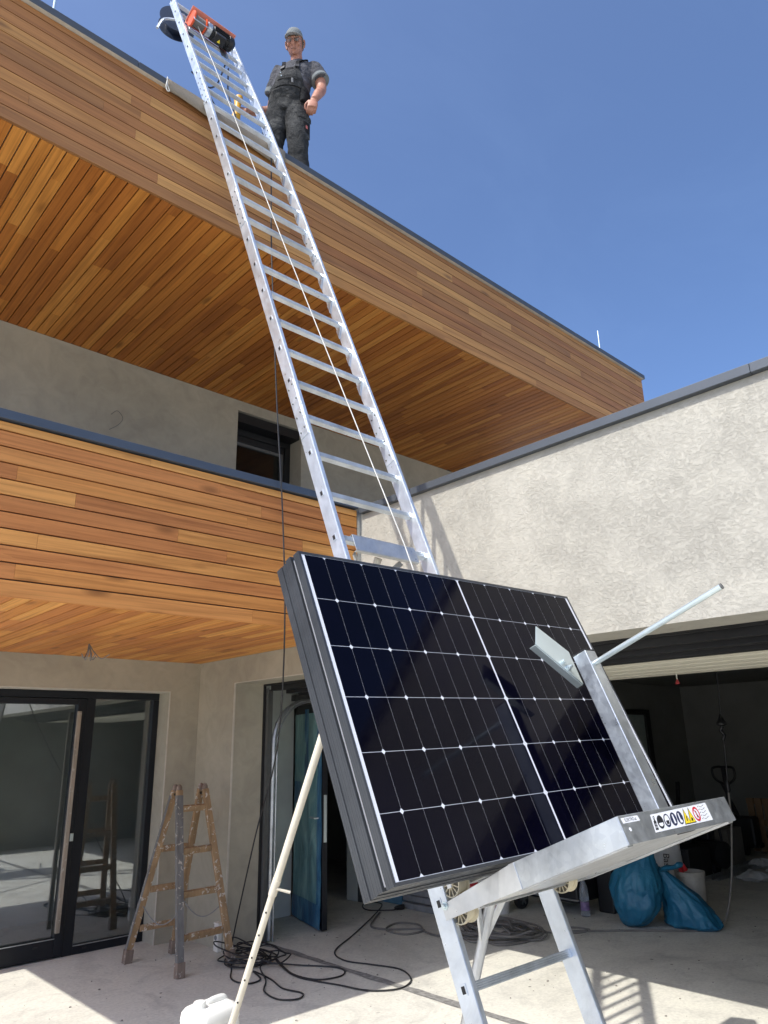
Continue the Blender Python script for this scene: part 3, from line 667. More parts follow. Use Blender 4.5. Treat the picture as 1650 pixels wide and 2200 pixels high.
def roller(x, s, n):
    mb = MB(); c = LC(x, s, n)
    mb.lathe([(.041, 0), (.041, .006), (.032, .008), (.032, .040), (.041, .042), (.041, .048)], c, (1, 0, 0), 28)
    ro = mb.build('roller', M['nylon'], car, smooth=True, angle=30)
    sp = MB()
    for k in range(12):
        a = 2*math.pi*k/12; e1 = LD*math.cos(a)+LN*math.sin(a); e2 = LN*math.cos(a)-LD*math.sin(a)
        sp.hexa([c+e1*.014+e2*q*.0015+Vector((xx, 0, 0)) for xx in (-.001, -.004) for q in (-1, 1)][:2]+[c+e1*.038+e2*.0015+Vector((-.001, 0, 0)), c+e1*.038-e2*.0015+Vector((-.001, 0, 0))]+
                [c+e1*.014-e2*.0015+Vector((-.005, 0, 0)), c+e1*.014+e2*.0015+Vector((-.005, 0, 0)), c+e1*.038+e2*.0015+Vector((-.005, 0, 0)), c+e1*.038-e2*.0015+Vector((-.005, 0, 0))])
    sp.lathe([(.014, -.001), (.014, -.008), (.008, -.008)], c, (1, 0, 0), 14)
    rm = MB(); rm.lathe([(.041, -.0002), (.041, -.006), (.0375, -.006), (.0375, -.0002)], c, (1, 0, 0), 28)
    sp.v += []; k0 = len(sp.v); sp.v += rm.v; sp.f += [tuple(i+k0 for i in q) for q in rm.f]
    sp.build('spoke', M['nylon'], ro)
    dk_ = MB(); dk_.lathe([(.036, -.0006), (.036, -.0002)], c, (1, 0, 0), 24); dk_.build('spoke_shadow_disc', plain('spoke_shadow', (.10, .085, .06), .7), ro)  # dark disc painted in as the shade behind the spokes
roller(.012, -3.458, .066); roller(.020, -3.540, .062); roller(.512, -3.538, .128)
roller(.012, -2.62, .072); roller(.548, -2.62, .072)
# upright post, clamp plate and pull rod in front of the stack
po = MB(); po.obox(LC, .628, .700, ST-.05, -2.812, .494, .558); pst = po.build('upright_post', M['galv'], car, bevel=0.003)
pc = MB(); pc.obox(LC, .627, .701, -2.8118, -2.807, .493, .559); pc.build('end_cap', M['black'], pst, bevel=0.001)
rd = MB(); rd.tube([LC(.662, -2.868, .50), LC(.668, -2.862, 1.135)], .0108, 16); rod = rd.build('pull_rod', M['zinc'], car, smooth=True)
rd = MB(); rd.tube([LC(.668, -2.862, 1.1352), LC(.668, -2.862, 1.141)], .0109, 16); rd.build('rod_cap', M['post'], rod, smooth=True)
q = [Vector(LC(.512, -2.655, .45)), Vector(LC(.455, -2.741, .45)), Vector(LC(.672, -2.908, .45)), Vector(LC(.672, -2.763, .45))]
q = [p+Vector((.016, 0, 0)) for p in q]
bp = MB(); bp.prism(q, LN*.004); e = (q[2]-q[1]).normalized(); bp.prism([q[1], q[2], q[2]-LN*.03, q[1]-LN*.03], (q[1]-q[0]).normalized()*.004)
cpz = bp.build('clamp_plate', M['zinc'], car, bevel=0.001)
bt = MB(); bt.lathe([(.011, 0), (.011, .008), (.006, .010), (.006, .022)], LC(.628, -2.840, .4545), LN, 6); bt.build('bolt', M['zinc'], cpz)
bt = MB(); bt.lathe([(.008, 0), (.008, .012)], LC(.606, -2.815, .4545), LN, 6); bt.build('bolt', M['zinc'], cpz)
# stickers on the lip
NF = .7672
def stk(u, v): return LC(u, v, NF)
Q = [(.166, -3.489), (.153, -3.538), (.533, -3.538), (.537, -3.484)]
def sk(u, v, off=.0): # u 0..1 along, v 0..1 up on the sticker
    a = [Q[1][i]*(1-u)+Q[2][i]*u for i in (0, 1)]; b_ = [Q[0][i]*(1-u)+Q[3][i]*u for i in (0, 1)]
    return LC(a[0]*(1-v)+b_[0]*v, a[1]*(1-v)+b_[1]*v, NF+off)
st = MB(); st.quad(sk(0, 0), sk(1, 0), sk(1, 1), sk(0, 1)); sto = st.build('pictogram_sticker', M['label'], car)
A_ = .385/.052
def disc(mb, u, v, r_, off, n_=20, r_in=None):
    P = [(u+r_/A_*math.cos(2*math.pi*k/n_), v+r_*math.sin(2*math.pi*k/n_)) for k in range(n_)]
    if r_in is None: mb.add([sk(a, c, off) for a, c in P], [tuple(range(n_))])
    else:
        I = [(u+r_in/A_*math.cos(2*math.pi*k/n_), v+r_in*math.sin(2*math.pi*k/n_)) for k in range(n_)]
        mb.add([sk(a, c, off) for a, c in P+I], [(k, (k+1) % n_, n_+(k+1) % n_, n_+k) for k in range(n_)])
def poly(mb, pts, off): mb.add([sk(a, c, off) for a, c in pts], [tuple(range(len(pts)))])
def icon(mat, *shapes):
    o = None
    for k_, sh in enumerate(shapes):
        mb = MB(); sh(mb); o = mb.build('pictogram', mat if not isinstance(mat, list) else mat[k_], sto)
P_, D_ = poly, disc
icon(M['ink'], lambda m_: P_(m_, [(.018, .12), (.062, .12), (.060, .62), (.050, .64), (.048, .72), (.032, .72), (.030, .64), (.020, .62)], .0003), lambda m_: D_(m_, .040, .80, .10, .0003, r_in=.05))
for i, u in enumerate((.125, .235, .345, .455)):
    icon(M['ink_blue'] if i else M['ink'], lambda m_: D_(m_, u, .5, .38, .0003))
    if i == 0: icon(M['label'], lambda m_: P_(m_, [(u-.035, .45), (u+.035, .45), (u+.03, .32), (u+.01, .24), (u-.01, .26), (u-.03, .32)], .0006))
    if i == 1: icon([M['label'], M['ink']], lambda m_: D_(m_, u, .52, .28, .0006), lambda m_: P_(m_, [(u-.024, .50), (u+.024, .50), (u+.02, .30), (u-.02, .30)], .0009))
    if i == 2: icon(M['label'], lambda m_: P_(m_, [(u-.012, .75), (u+.006, .78), (u+.016, .45), (u+.020, .25), (u-.006, .25), (u-.010, .5)], .0006))
    if i == 3: icon(M['label'], lambda m_: P_(m_, [(u-.018, .76), (u-.002, .76), (u+.002, .42), (u+.024, .32), (u+.024, .22), (u-.018, .22)], .0006))
for u in (.555, .645):
    icon([M['ink'], M['sign_yellow']], lambda m_: P_(m_, [(u-.056, .06), (u+.056, .06), (u, .98)], .0003), lambda m_: P_(m_, [(u-.046, .11), (u+.046, .11), (u, .86)], .0006))
icon(M['ink'], lambda m_: P_(m_, [(.545, .25), (.560, .22), (.572, .45), (.560, .55), (.556, .40)], .0009), lambda m_: P_(m_, [(.625, .20), (.650, .18), (.662, .30), (.640, .40)], .0009))
icon([M['label'], M['sign_red'], M['ink'], M['sign_red']], lambda m_: D_(m_, .755, .5, .40, .0003), lambda m_: D_(m_, .755, .5, .42, .0006, r_in=.30), lambda m_: P_(m_, [(.748, .28), (.762, .28), (.764, .60), (.755, .72), (.746, .60)], .0007), lambda m_: P_(m_, [(.730, .72), (.738, .78), (.782, .28), (.774, .22)], .0009))
text_mb('max\n150kg', lambda a, c: sk(.040+a/A_, .36+c, .0007), .17).build('lettering', M['label'], sto)
for k_ in range(5):       # small line sketches on the end of the sticker
    v_ = .84-.17*k_
    for u0, u1, dv in ((.82, .85, .05), (.86, .90, -.04), (.905, .945, .06)):
        mb = MB(); P_(mb, [(u0, v_), (u1, v_+dv), (u1, v_+dv+.025), (u0, v_+.03)], .0004); mb.build('line_sketch', M['cable_grey'], sto)
QE = [(.003, -3.4835), (.007, -3.4985), (.100, -3.4985), (.097, -3.4835)]
st = MB(); st.quad(stk(*QE[1]), stk(*QE[2]), stk(*QE[3]), stk(*QE[0])); sto = st.build('name_sticker', M['label'], car)
tx = text_mb('ELEKTRO.at', lambda a, c: LC(.052+a, -3.491+c, NF+.0004), .0125); tx.build('lettering', M['ink'], sto)
hm = MB(); hm.lathe([(.0055, 0), (.0055, .0006)], LC(.030, -3.516, NF), LN, 12); hm.build('drill_hole', M['label'], car)

# ------------------------------------------------------------------ the stack of solar panels
PCn = Vector((2.32735, 1.82666, 0.16257+CAM_H)); EX = Vector((.99983, -.0025, .01836)); EY = Vector((-.01588, .39432, .91884)); EZ = Vector((-.00954, -.91897, .39421))
EX.normalize(); EY = (EY-EX*EY.dot(EX)).normalized(); EZ = EX.cross(EY)
HW, HH = .8365, .5635
def PP(x, y, z): return PCn+EX*x+EY*y+EZ*z
def solar_panel(x0, y0, ztop, th, label):
    F = lambda x, y, z: PP(x+x0, y+y0, z+ztop)
    o = thing('solar_panel', label, 'solar panel', tuple(F(0, -HH, -th)), 'solar panels stacked on the lift carriage')
    fr = MB(); t = .0105
    for a in ((-HW, HW, -HH, -HH+t), (-HW, HW, HH-t, HH), (-HW, -HW+t, -HH+t, HH-t), (HW-t, HW, -HH+t, HH-t)): fr.obox(F, a[0], a[1], a[2], a[3], -th, 0)
    # fine grooves of the extruded profile on the visible edges
    for zz in (-.30, -.62):
        fr.obox(F, -HW-.0006, -HW, -HH+.001, HH-.001, th*zz-.0008, th*zz+.0008); fr.obox(F, -HW+.001, HW-.001, -HH-.0006, -HH, th*zz-.0008, th*zz+.0008); fr.obox(F, -HW+.001, HW-.001, HH, HH+.0006, th*zz-.0008, th*zz+.0008)
    fr.build('frame', M['panelframe'], o, bevel=0.0012)
    bk = MB(); bk.obox(F, -HW+t+.0002, HW-t-.0002, -HH+t+.0002, HH-t-.0002, -.006, -.0022); bk.build('backsheet', M['sheet_white'], o)
    ce_ = MB(); p, q_, g_ = .0896, .184, .0090; ch = .0082
    for r_ in range(6):
        yc = (2.5-r_)*q_; y0_, y1_ = yc-q_/2+.0008, yc+q_/2-.0008
        for sd in (-1, 1):
            for i in range(9):      # i = 0 next to the middle bar
                a, b_ = g_/2+i*p+.0003, g_/2+(i+1)*p-.0003
                inner, outer = (i % 2 == 0), (i % 2 == 1)
                pts = []
                pts += [(a+ch, y0_), (b_-ch if outer else b_, y0_)] if inner else [(a, y0_), (b_-ch if outer else b_, y0_)]
                if outer: pts += [(b_, y0_+ch), (b_, y1_-ch), (b_-ch, y1_)]
                else: pts += [(b_, y1_)]
                pts += [(a+ch, y1_), (a, y1_-ch), (a, y0_+ch)] if inner else [(a, y1_)]
                if sd < 0: pts = [(-x, y) for x, y in reversed(pts)]
                ce_.add([F(x, y, -.0019) for x, y in pts], [tuple(range(len(pts)))])
    ce_.build('cell_grid', M['cell'], o)
    return o
solar_panel(.003, 0, 0, .032, 'front solar panel of the stack, its dark cell grid and white lines facing the viewer')
solar_panel(-.004, .001, -.042, .030, 'second solar panel, pale edge line showing in the gap behind the front panel')
solar_panel(.001, -.002, -.0725, .030, 'third solar panel of the stack, only its dark frame edge showing')
solar_panel(-.003, -.004, -.103, .030, 'rearmost solar panel of the stack, nearest the ladder')

# ------------------------------------------------------------------ winch, drum, rope at the ladder head
win = thing('hoist_winch', 'orange and black electric hoist winch mounted on top of the ladder', 'winch', tuple(LS(.3, 3.3, .05)))
WA = Vector((1, 0, 0))
def WF(x, s, n): return LS(.0, 3.43, .05)+Vector((x, 0, 0))+LD*s+LN*n
WC, WK = WF(0, 0, 0), .76
def shrink(mb): mb.v = [WC+(p-WC)*WK for p in mb.v]; return mb
h = MB(); h.lathe([(.085, 0), (.09, .006), (.09, .020), (.085, .024)], WF(.06, 0, .07), WA, 28); shrink(h).build('drum_flange', M['orange'], win, smooth=True)
h = MB(); h.lathe([(.085, 0), (.085, .012)], WF(.215, 0, .07), WA, 28); shrink(h).build('drum_flange', M['orange'], win, smooth=True)
h = MB(); prof = [(.060, 0)]+[(.060+(.004 if i % 2 else 0), .004+i*.0058) for i in range(22)]+[(.060, .131)]; h.lathe(prof, WF(.084, 0, .07), WA, 24); shrink(h).build('rope_drum', M['cable_grey'], win)
h = MB(); h.hexa([WF(.045, .085, -.02), WF(.60, .085, -.02), WF(.60, .085, .17), WF(.045, .085, .17), WF(.045, .097, -.02), WF(.60, .097, -.02), WF(.60, .097, .17), WF(.045, .097, .17)])
h.obox(WF, .045, .60, .03, .0845, -.024, -.012); shrink(h).build('cover_plate', M['salmon'], win, bevel=0.004)
h = MB(); h.lathe([(.055, 0), (.075, .02), (.075, .07), (.06, .085)], WF(.228, 0, .07), WA, 22); shrink(h).build('gearbox', M['galv'], win, smooth=True)
h = MB(); h.lathe([(.062, 0), (.074, .012), (.074, .20), (.082, .205), (.082, .255), (.05, .285)], WF(.315, 0, .07), WA, 24)
for k in range(20):
    a = 2*math.pi*k/20; e1 = LD*math.cos(a)+LN*math.sin(a); c = WF(.33, 0, .07)
    h.bar(c+e1*.078, c+e1*.078+WA*.18, .004, .012, e1)
mo = shrink(h).build('motor', M['black'], win, smooth=True, angle=30)
h = MB(); h.obox(WF, .33, .46, -.14, -.075, .02, .13); shrink(h).build('switch_box', M['black'], win, bevel=0.004)
h = MB(); h.add([WF(.37, -.1405, .05), WF(.41, -.1405, .05), WF(.39, -.1405, .09)], [(0, 1, 2)]); shrink(h).build('warning_mark', M['sign_yellow'], win)
h = MB()
for pa in ([(.06, -.09, .12), (.06, -.13, .12), (.25, -.13, .12), (.25, -.09, .12)], [(.06, -.09, .0), (.06, -.13, .0), (.25, -.13, .0), (.25, -.09, .0)]): h.tube([WF(*p) for p in pa], .006, 6)
shrink(h).build('rope_guide', M['galv'], win, smooth=True)
h = MB(); h.obox(WF, .02, .58, -.02, .02, -.055, -.03); h.obox(WF, .47, .575, -.20, .10, -.03, -.026); shrink(h).build('mount_bracket', M['galv'], win, bevel=0.002)
ro = MB(); ro.tube([WC+(WF(.15, -.055, .05)-WC)*WK, LS(.145, 2.6, .075), LS(.215, .2, .085), LS(.33, -2.05, .10), LS(.335, -2.9, .10)], .0030, 8)
tag(ro.build('hoist_rope', M['rope'], smooth=True, origin=tuple(LS(.3, -2.6, .09))), 'pale wire rope running down the ladder from winch to carriage', 'rope')
dr_ = thing('cable_drum', 'dark blue round drum with bent metal crank behind the ladder top', 'cable drum', tuple(LS(.12, 3.75, -.2)))
dc = LL(.125, 4.0, -.25); ax = (LN*.9-LD*.25+Vector((-.30, 0, 0))).normalized()
h = MB(); h.lathe([(.03, -.05), (.162, -.05), (.162, -.042), (.10, -.040), (.10, .040), (.162, .042), (.162, .05), (.03, .05)], dc, ax, 36); h.build('drum', M['drum_blue'], dr_, smooth=True)
h = MB(); h.tube(smooth_path([LL(.12, 3.92, -.13), LL(.06, 3.78, -.15), LL(-.02, 3.79, -.20), LL(-.065, 3.74, -.22), LL(-.125, 3.54, -.24)], 5), .011, 10); h.build('crank', M['galv'], dr_, smooth=True)
mb = MB()
for pts in ([(.13, 3.55, -.1), (.12, 3.2, -.12), (.16, 2.9, -.12), (.26, 2.55, -.16), (.42, 2.35, -.22)], [(.42, 3.28, -.02), (.36, 3.05, -.14), (.24, 2.88, -.16), (.10, 2.95, -.14)], [(.45, 3.25, -.03), (.44, 2.95, -.12), (.46, 2.7, -.15), (.5, 2.45, -.2), (.62, 2.1, -.3)]):
    mb.tube(smooth_path([LS(*p) for p in pts], 6), .007, 6)
tag(mb.build('control_cable', M['rubber'], smooth=True, origin=tuple(LS(.3, 3.2, -.1))), 'black control cables looping behind the ladder rungs below the winch', 'cable')
# mesh mat over the roof edge
mt = MB(); xs = [1.67+i*.04 for i in range(27)]
prof = [(4.32, 6.2), (4.10, 6.199), (4.022, 6.198), (4.009, 6.192), (4.008, 6.160), (4.007, 6.125), (4.012, 6.098)]
P = [[Vector((x, y+.003*noise.noise(Vector((x*4, y*9, z*9))), z-(max(0, 6.165-z)/.067)*.10*max(0, x-1.75)+.004*noise.noise(Vector((x*5, z*7, 3))))) for y, z in prof] for x in xs]
k = len(mt.v); mt.v += [p for r_ in P for p in r_]; nn = len(prof)
for i in range(len(xs)-1):
    for j in range(nn-1): mt.f.append((k+i*nn+j, k+(i+1)*nn+j, k+(i+1)*nn+j+1, k+i*nn+j+1))
mo_ = mt.build('edge_mat', M['mat'], smooth=True, origin=(2.2, 4.1, 6.2)); sd = mo_.modifiers.new('thick', 'SOLIDIFY'); sd.thickness = .003
tag(mo_, 'beige mesh mat folded over the roof coping under the ladder', 'mat')
mb = MB(); mb.tube(smooth_path([(1.672, 4.02, 6.202), (1.668, 4.0, 6.19), (1.672, 4.002, 6.13), (1.690, 4.0, 6.085), (1.676, 4.002, 6.075), (1.664, 4.002, 6.11), (1.668, 4.0, 6.16)], 6), .004, 6)
mb.build('tie_cord', M['rope'], mo_, smooth=True)

# ------------------------------------------------------------------ the man on the roof
PO = Vector((2.95, 4.23, 6.09)); PS = .955; PF = Vector((-.573, -.82, 0)).normalized(); PR = Vector((.82, -.573, 0)).normalized()
PF, PR = PF*math.cos(R(13))-PR*math.sin(R(13)), PR*math.cos(R(13))+PF*math.sin(R(13))      # turned a little to his right
def HB(a, b_, c): return PO+(PR*a+PF*b_+Vector((0, 0, c)))*PS
def remesh(mb, name, voxel, smooth_it=4, wr=None, dec=None):
    """weld overlapping pieces into one continuous skin"""
    me = bpy.data.meshes.new(name); me.from_pydata([tuple(p-PO) for p in mb.v], [], mb.f); me.update()
    bm = bmesh.new(); bm.from_mesh(me); bmesh.ops.recalc_face_normals(bm, faces=bm.faces); bm.to_mesh(me); bm.free()
    ob = bpy.data.objects.new(name, me); col.objects.link(ob)
    r_ = ob.modifiers.new('r', 'REMESH'); r_.mode = 'VOXEL'; r_.voxel_size = voxel
    s_ = ob.modifiers.new('s', 'SMOOTH'); s_.factor = .5; s_.iterations = smooth_it
    me2 = bpy.data.meshes.new_from_object(ob.evaluated_get(bpy.context.evaluated_depsgraph_get()))
    bpy.data.objects.remove(ob); out = MB(); out.v = [v_.co+PO for v_ in me2.vertices]; out.f = [tuple(p.vertices) for p in me2.polygons]
    if wr:
        me2.calc_loop_triangles(); N = [v_.normal.copy() for v_ in me2.vertices]
        out.v = [p+n_*wr(p-PO) for p, n_ in zip(out.v, N)]
    bpy.data.meshes.remove(me2); return out
def ring(a, b_, c, ra, rb, n_=24, tilt=0.0):
    return [HB(a+ra*math.cos(2*math.pi*k/n_), b_+rb*math.sin(2*math.pi*k/n_), c+tilt*math.sin(2*math.pi*k/n_)) for k in range(n_)]
person = thing('person', 'man in cap, glasses, grey t-shirt and dark bib overalls standing on the roof edge', 'person', tuple(PO))
TOR = [(-.068, .0, .84, .15, .105), (-.070, 0, .93, .172, .125), (-.060, .02, 1.02, .168, .140), (-.042, .032, 1.12, .165, .146), (-.012, .015, 1.24, .172, .128), (.004, .0, 1.34, .178, .118), (.012, -.01, 1.41, .165, .10), (.015, -.012, 1.455, .11, .075), (.012, .0, 1.49, .062, .062)]
LA = [(.165, -.01, 1.405), (.225, .0, 1.27), (.252, .01, 1.13), (.232, .075, 1.00), (.205, .125, .885)]     # his left arm, hanging
RA = [(-.150, -.01, 1.40), (-.215, -.07, 1.25), (-.262, -.125, 1.09), (-.385, -.10, 1.055), (-.485, -.07, 1.035)]  # right arm, out to the pendant
lR = [(-.148, 0, .90), (-.178, .01, .70), (-.190, .035, .49), (-.180, -.01, .28), (-.172, -.02, .09)]
lL = [(.012, 0, .90), (.034, .025, .70), (.046, .055, .49), (.052, .01, .28), (.055, .0, .09)]
def limb(mb, pts, radii, sub=5, seg=16): mb.tube(smooth_path([HB(*p) for p in pts], sub), [radii[min(len(radii)-1, i//sub)]*(1-(i % sub)/sub)+radii[min(len(radii)-1, i//sub+1)]*((i % sub)/sub) for i in range((len(pts)-1)*sub+1)], seg)
b0 = MB()
b0.loft([ring(a, b_, c, ra*.94, rb*.94) for a, b_, c, ra, rb in TOR])
b0.loft([ring(.012, .0, 1.46, .060, .060), ring(.010, .018, 1.53, .056, .058), ring(.006, .03, 1.58, .055, .06)])
limb(b0, LA, (.060, .053, .046, .043, .032)); limb(b0, RA, (.060, .053, .046, .043, .032))
limb(b0, lR, (.085, .078, .058, .052, .04)); limb(b0, lL, (.085, .078, .058, .052, .04))
# head: skull, jaw, nose, brow, ears
hc = (.004, .035, 1.655)
TH = R(30)
def HH_(a, b_, c):
    y, z = b_+.01, c+.095          # the head nods forward about the top of the neck
    return HB(hc[0]+a, hc[1]-.012+y*math.cos(TH)+z*math.sin(TH), hc[2]-.092-y*math.sin(TH)+z*math.cos(TH))
def hring(c, ra, rf, rbk, n_=28):
    out = []
    for k in range(n_):
        t = 2*math.pi*k/n_; y = math.sin(t); out.append(HH_(ra*math.cos(t), (rf if y > 0 else rbk)*y, c))
    return out
b0.loft([hring(-.118, .030, .062, .01), hring(-.108, .046, .082, .03), hring(-.085, .060, .089, .055), hring(-.055, .069, .089, .075), hring(-.02, .074, .087, .09), (hring(.02, .0765, .085, .098)), hring(.055, .077, .085, .10), hring(.09, .067, .072, .088), hring(.112, .045, .045, .06), hring(.120, .015, .015, .02)])
b0.loft([[HH_(a*.012, .080+.0*a, .022+c*.012) for a, c in ((-1, -1), (1, -1), (1, 1), (-1, 1))], [HH_(a*.014, .103, -.006+c*.012) for a, c in ((-1, -1), (1, -1), (1, 1), (-1, 1))], [HH_(a*.018, .108, -.030+c*.010) for a, c in ((-1, -1), (1, -1), (1, 1), (-1, 1))], [HH_(a*.014, .082, -.040+c*.006) for a, c in ((-1, -1), (1, -1), (1, 1), (-1, 1))]])
b0.tube([HH_(-.05, .080, .028), HH_(0, .091, .030), HH_(.05, .080, .028)], [.009, .011, .009], 10)
b0.tube([HH_(-.024, .088, -.062), HH_(0, .094, -.060), HH_(.024, .088, -.062)], [.006, .009, .006], 10)
b0.tube([HH_(-.022, .085, -.076), HH_(0, .091, -.078), HH_(.022, .085, -.076)], [.006, .009, .006], 10)
b0.tube([HH_(-.018, .078, -.102), HH_(.018, .078, -.102)], [.014, .014], 10)
for sx in (-1, 1):
    b0.tube(smooth_path([HH_(sx*.074, -.012, .028), HH_(sx*.089, -.020, .032), HH_(sx*.092, -.026, .006), HH_(sx*.084, -.015, -.030), HH_(sx*.073, -.005, -.034)], 4), .0085, 8)
    b0.sphere(HH_(sx*.045, .066, -.025), .022, 12, 8)
# hands: palm, four separate bent fingers and a thumb
def hand(mb, w_, d, side, back, curl, scale=1.0, thumb=1):
    w_, d, side, back = Vector(w_), Vector(d).normalized(), Vector(side).normalized(), Vector(back).normalized()
    def q(x, y, z): return w_+(d*x+side*y+back*z)*scale
    mb.loft([[q(x, hw_*math.cos(2*math.pi*k/14), .016*math.sin(2*math.pi*k/14)) for k in range(14)] for x, hw_ in ((-.02, .026), (.01, .030), (.045, .040), (.085, .042), (.096, .036))])
    for i, (y, ln) in enumerate(((-.031, .066), (-.010, .078), (.011, .074), (.031, .058))):
        P_ = [q(.082, y, .002)]; x, z, an = .082, .002, 0.15
        for j, seg_ in enumerate((.46, .32, .26)):
            an += curl*(0.75 if j == 0 else 1.0)
            x += ln*seg_*math.cos(an); z -= ln*seg_*math.sin(an); P_.append(q(x, y*(1-.05*j), z))
        mb.tube(smooth_path(P_, 3), [.0092*scale]*10, 9)
    mb.tube(smooth_path([q(.015, .030*thumb, -.004), q(.042, .052*thumb, -.016), q(.066, .054*thumb, -.030), q(.088, .040*thumb, -.040)], 3), [.0125*scale, .012*scale]+[.0105*scale]*8, 9)
wl_ = HB(*LA[-1]); wr_ = HB(*RA[-1])
hand(b0, wl_, PR*-.12+PF*.20+Vector((0, 0, -1)), PR*.92-PF*.30, PF*.92+PR*.32, 0.62, 1.12, -1)
hand(b0, wr_, PR*-1+PF*.25, Vector((0, 0, 1)), PF*1.0+PR*.2, 0.85, 1.0, 1)
skin, n, b = new_mat('sun_tanned_skin'); v = coords(n)
n.links.new(ramp(n, noise_t(n, v, 26, 4), [(0.3, (0.31, 0.130, 0.080)), (0.7, (0.46, 0.215, 0.140))]), b.inputs['Base Color']); b.inputs['Roughness'].default_value = .55
body = remesh(b0, 'body', .0055, 3).build('body', skin, person, smooth=True, angle=180)
# clothes
def fab(name, c, worn=None, sc=14):
    m, n, b = new_mat(name); v = coords(n)
    a = ramp(n, noise_t(n, v, sc, 5, .65, .8), [(.3, [x*.62 for x in c]), (.7, [x*1.35 for x in c])])
    if worn: a = mixc(n, ramp(n, noise_t(n, v, 7, 5, .7, .6), [(.52, (0, 0, 0)), (.68, (.7, .7, .7))]), a, worn)
    n.links.new(a, b.inputs['Base Color']); b.inputs['Roughness'].default_value = .9; b.inputs['Specular IOR Level'].default_value = .15
    bump(n, b, mathn(n, 'ADD', noise_t(n, v, 15, 5, .6, 1.8), mathn(n, 'MULTIPLY', noise_t(n, v, 160, 2), .15)), .9, .022); return m
M['tee'] = fab('grey_tshirt_cotton', (.085, .085, .093)); M['over'] = fab('charcoal_work_cloth', (.040, .041, .041), (.110, .110, .104)); M['overd'] = fab('black_reinforcement_cloth', (.016, .016, .017))
M['capm'] = plain('grey_cap_cloth', (.16, .175, .175), .9, vary=.12, scale=30, bmp=.2); M['hair'] = fab('grey_brown_hair', (.15, .12, .09), sc=60)
def wrin(amp, sx, sz): return lambda p: amp*.8*max(0, 1-2.6*abs(noise.noise(Vector((p.x*sx*.9+p.z*3, p.y*sx*.9-p.z*3, p.z*sz*.8+3)))))+amp*.7*(noise.noise(Vector((p.x*sx, p.y*sx, p.z*sz)))+.6*noise.noise(Vector((p.x*sx*2.1+5, p.y*sx*2.1, p.z*sz*2.2))))
t = MB(); t.loft([ring(a, b_, c, ra*1.06, rb*1.07) for a, b_, c, ra, rb in TOR[1:8]]+[ring(.013, -.002, 1.475, .078, .070)])
def sleeve(pts, r0, r1):
    P_ = [HB(*p) for p in pts[:2]]; e = P_[0].lerp(P_[1], 1.30); t.tube([P_[0].lerp(P_[1], -.25), P_[0], P_[0].lerp(P_[1], .6), e], [r0*.8, r0, (r0+r1)/2, r1], 16)
sleeve(LA, .076, .080); sleeve(RA, .074, .078)
remesh(t, 't_shirt', .0075, 3, wrin(.008, 9, 11)).build('t_shirt', M['tee'], person, smooth=True, angle=180)
t = MB(); t.loft([ring(a, b_, c, ra*1.10, rb*1.12) for a, b_, c, ra, rb in TOR[:3]]+[ring(-.050, .024, 1.06, .186, .160)])
limb(t, lR, (.112, .103, .086, .084, .078)); limb(t, lL, (.112, .103, .088, .086, .080))
trz = remesh(t, 'overalls', .0075, 3, wrin(.0095, 8, 11)).build('overalls', M['over'], person, smooth=True, angle=180)
# bib: curved sheet over the chest
def tor_at(c):
    for p, q in zip(TOR, TOR[1:]):
        if p[2] <= c <= q[2]:
            f = (c-p[2])/(q[2]-p[2]); return [p[i]+(q[i]-p[i])*f for i in range(5)]
    return list(TOR[-1])
def chest(a, c, off):
    ca, cb_, _, ra, rb = tor_at(c); x = max(-.97, min(.97, (a-ca)/(ra*1.07))); return HB(a, cb_+rb*1.09*math.sqrt(1-x*x)+off, c)
def bibsheet(outline, off, thick, nx=16, nz=18):
    mb = MB(); G = []
    for j in range(nz+1):
        f = j/nz; a0, a1, c = outline(f); G.append([(a0+(a1-a0)*i/nx, c) for i in range(nx+1)])
    for o_ in (off, off+thick): mb.v += [chest(a, c, o_+.004*noise.noise(Vector((a*18, c*18, 2)))) for r_ in G for a, c in r_]
    n1 = nx+1; tot = n1*(nz+1)
    for j in range(nz):
        for i in range(nx):
            a = j*n1+i; q = (a, a+1, a+n1+1, a+n1); mb.f += [q[::-1], tuple(x+tot for x in q)]
    bd = [i for i in range(n1)]+[j*n1+nx for j in range(1, nz+1)]+[nz*n1+i for i in range(nx-1, -1, -1)]+[j*n1 for j in range(nz-1, 0, -1)]
    for p, q in zip(bd, bd[1:]+bd[:1]): mb.f.append((p, q, q+tot, p+tot))
    return mb
bibsheet(lambda f: (-.175+.070*f, .125-.060*f, 1.03+.235*f), .006, .008).build('bib', M['over'], trz, smooth=True)
bibsheet(lambda f: (-.125+.01*f, .055-.01*f, 1.09+.12*f), .0155, .005, 10, 8).build('bib_pocket', M['over'], trz, smooth=True)
bibsheet(lambda f: (-.05+.0*f, .01, 1.205+.045*f), .0155, .003, 8, 5).build('bib_pocket_mouth', M['overd'], trz, smooth=True)
for a0, a1, sx in ((-.090, -.098, -1), (.050, .112, 1)):
    mb = MB(); P_ = [chest(a0, 1.245, .018), chest(a0, 1.30, .014), chest(a0*.98+a1*.02, 1.37, .012), HB(a1*1.0, .075, 1.432), HB(a1*.95, .01, 1.468), HB(a1*.8, -.08, 1.44), HB(a1*.5, -.125, 1.33)]
    P_ = smooth_path(P_, 4)
    for p, q in zip(P_, P_[1:]): mb.bar(p, q+(q-p)*.1, .030, .006, (q-p).cross(PR))
    sp = mb.build('strap', M['overd'], trz, smooth=True)
    mb = MB(); mb.obox(lambda a, b_, c: chest(a0+a, 1.275+c, .022+b_), -.022, .022, 0, .008, -.018, .018); mb.build('buckle', M['black'], sp, bevel=.003)
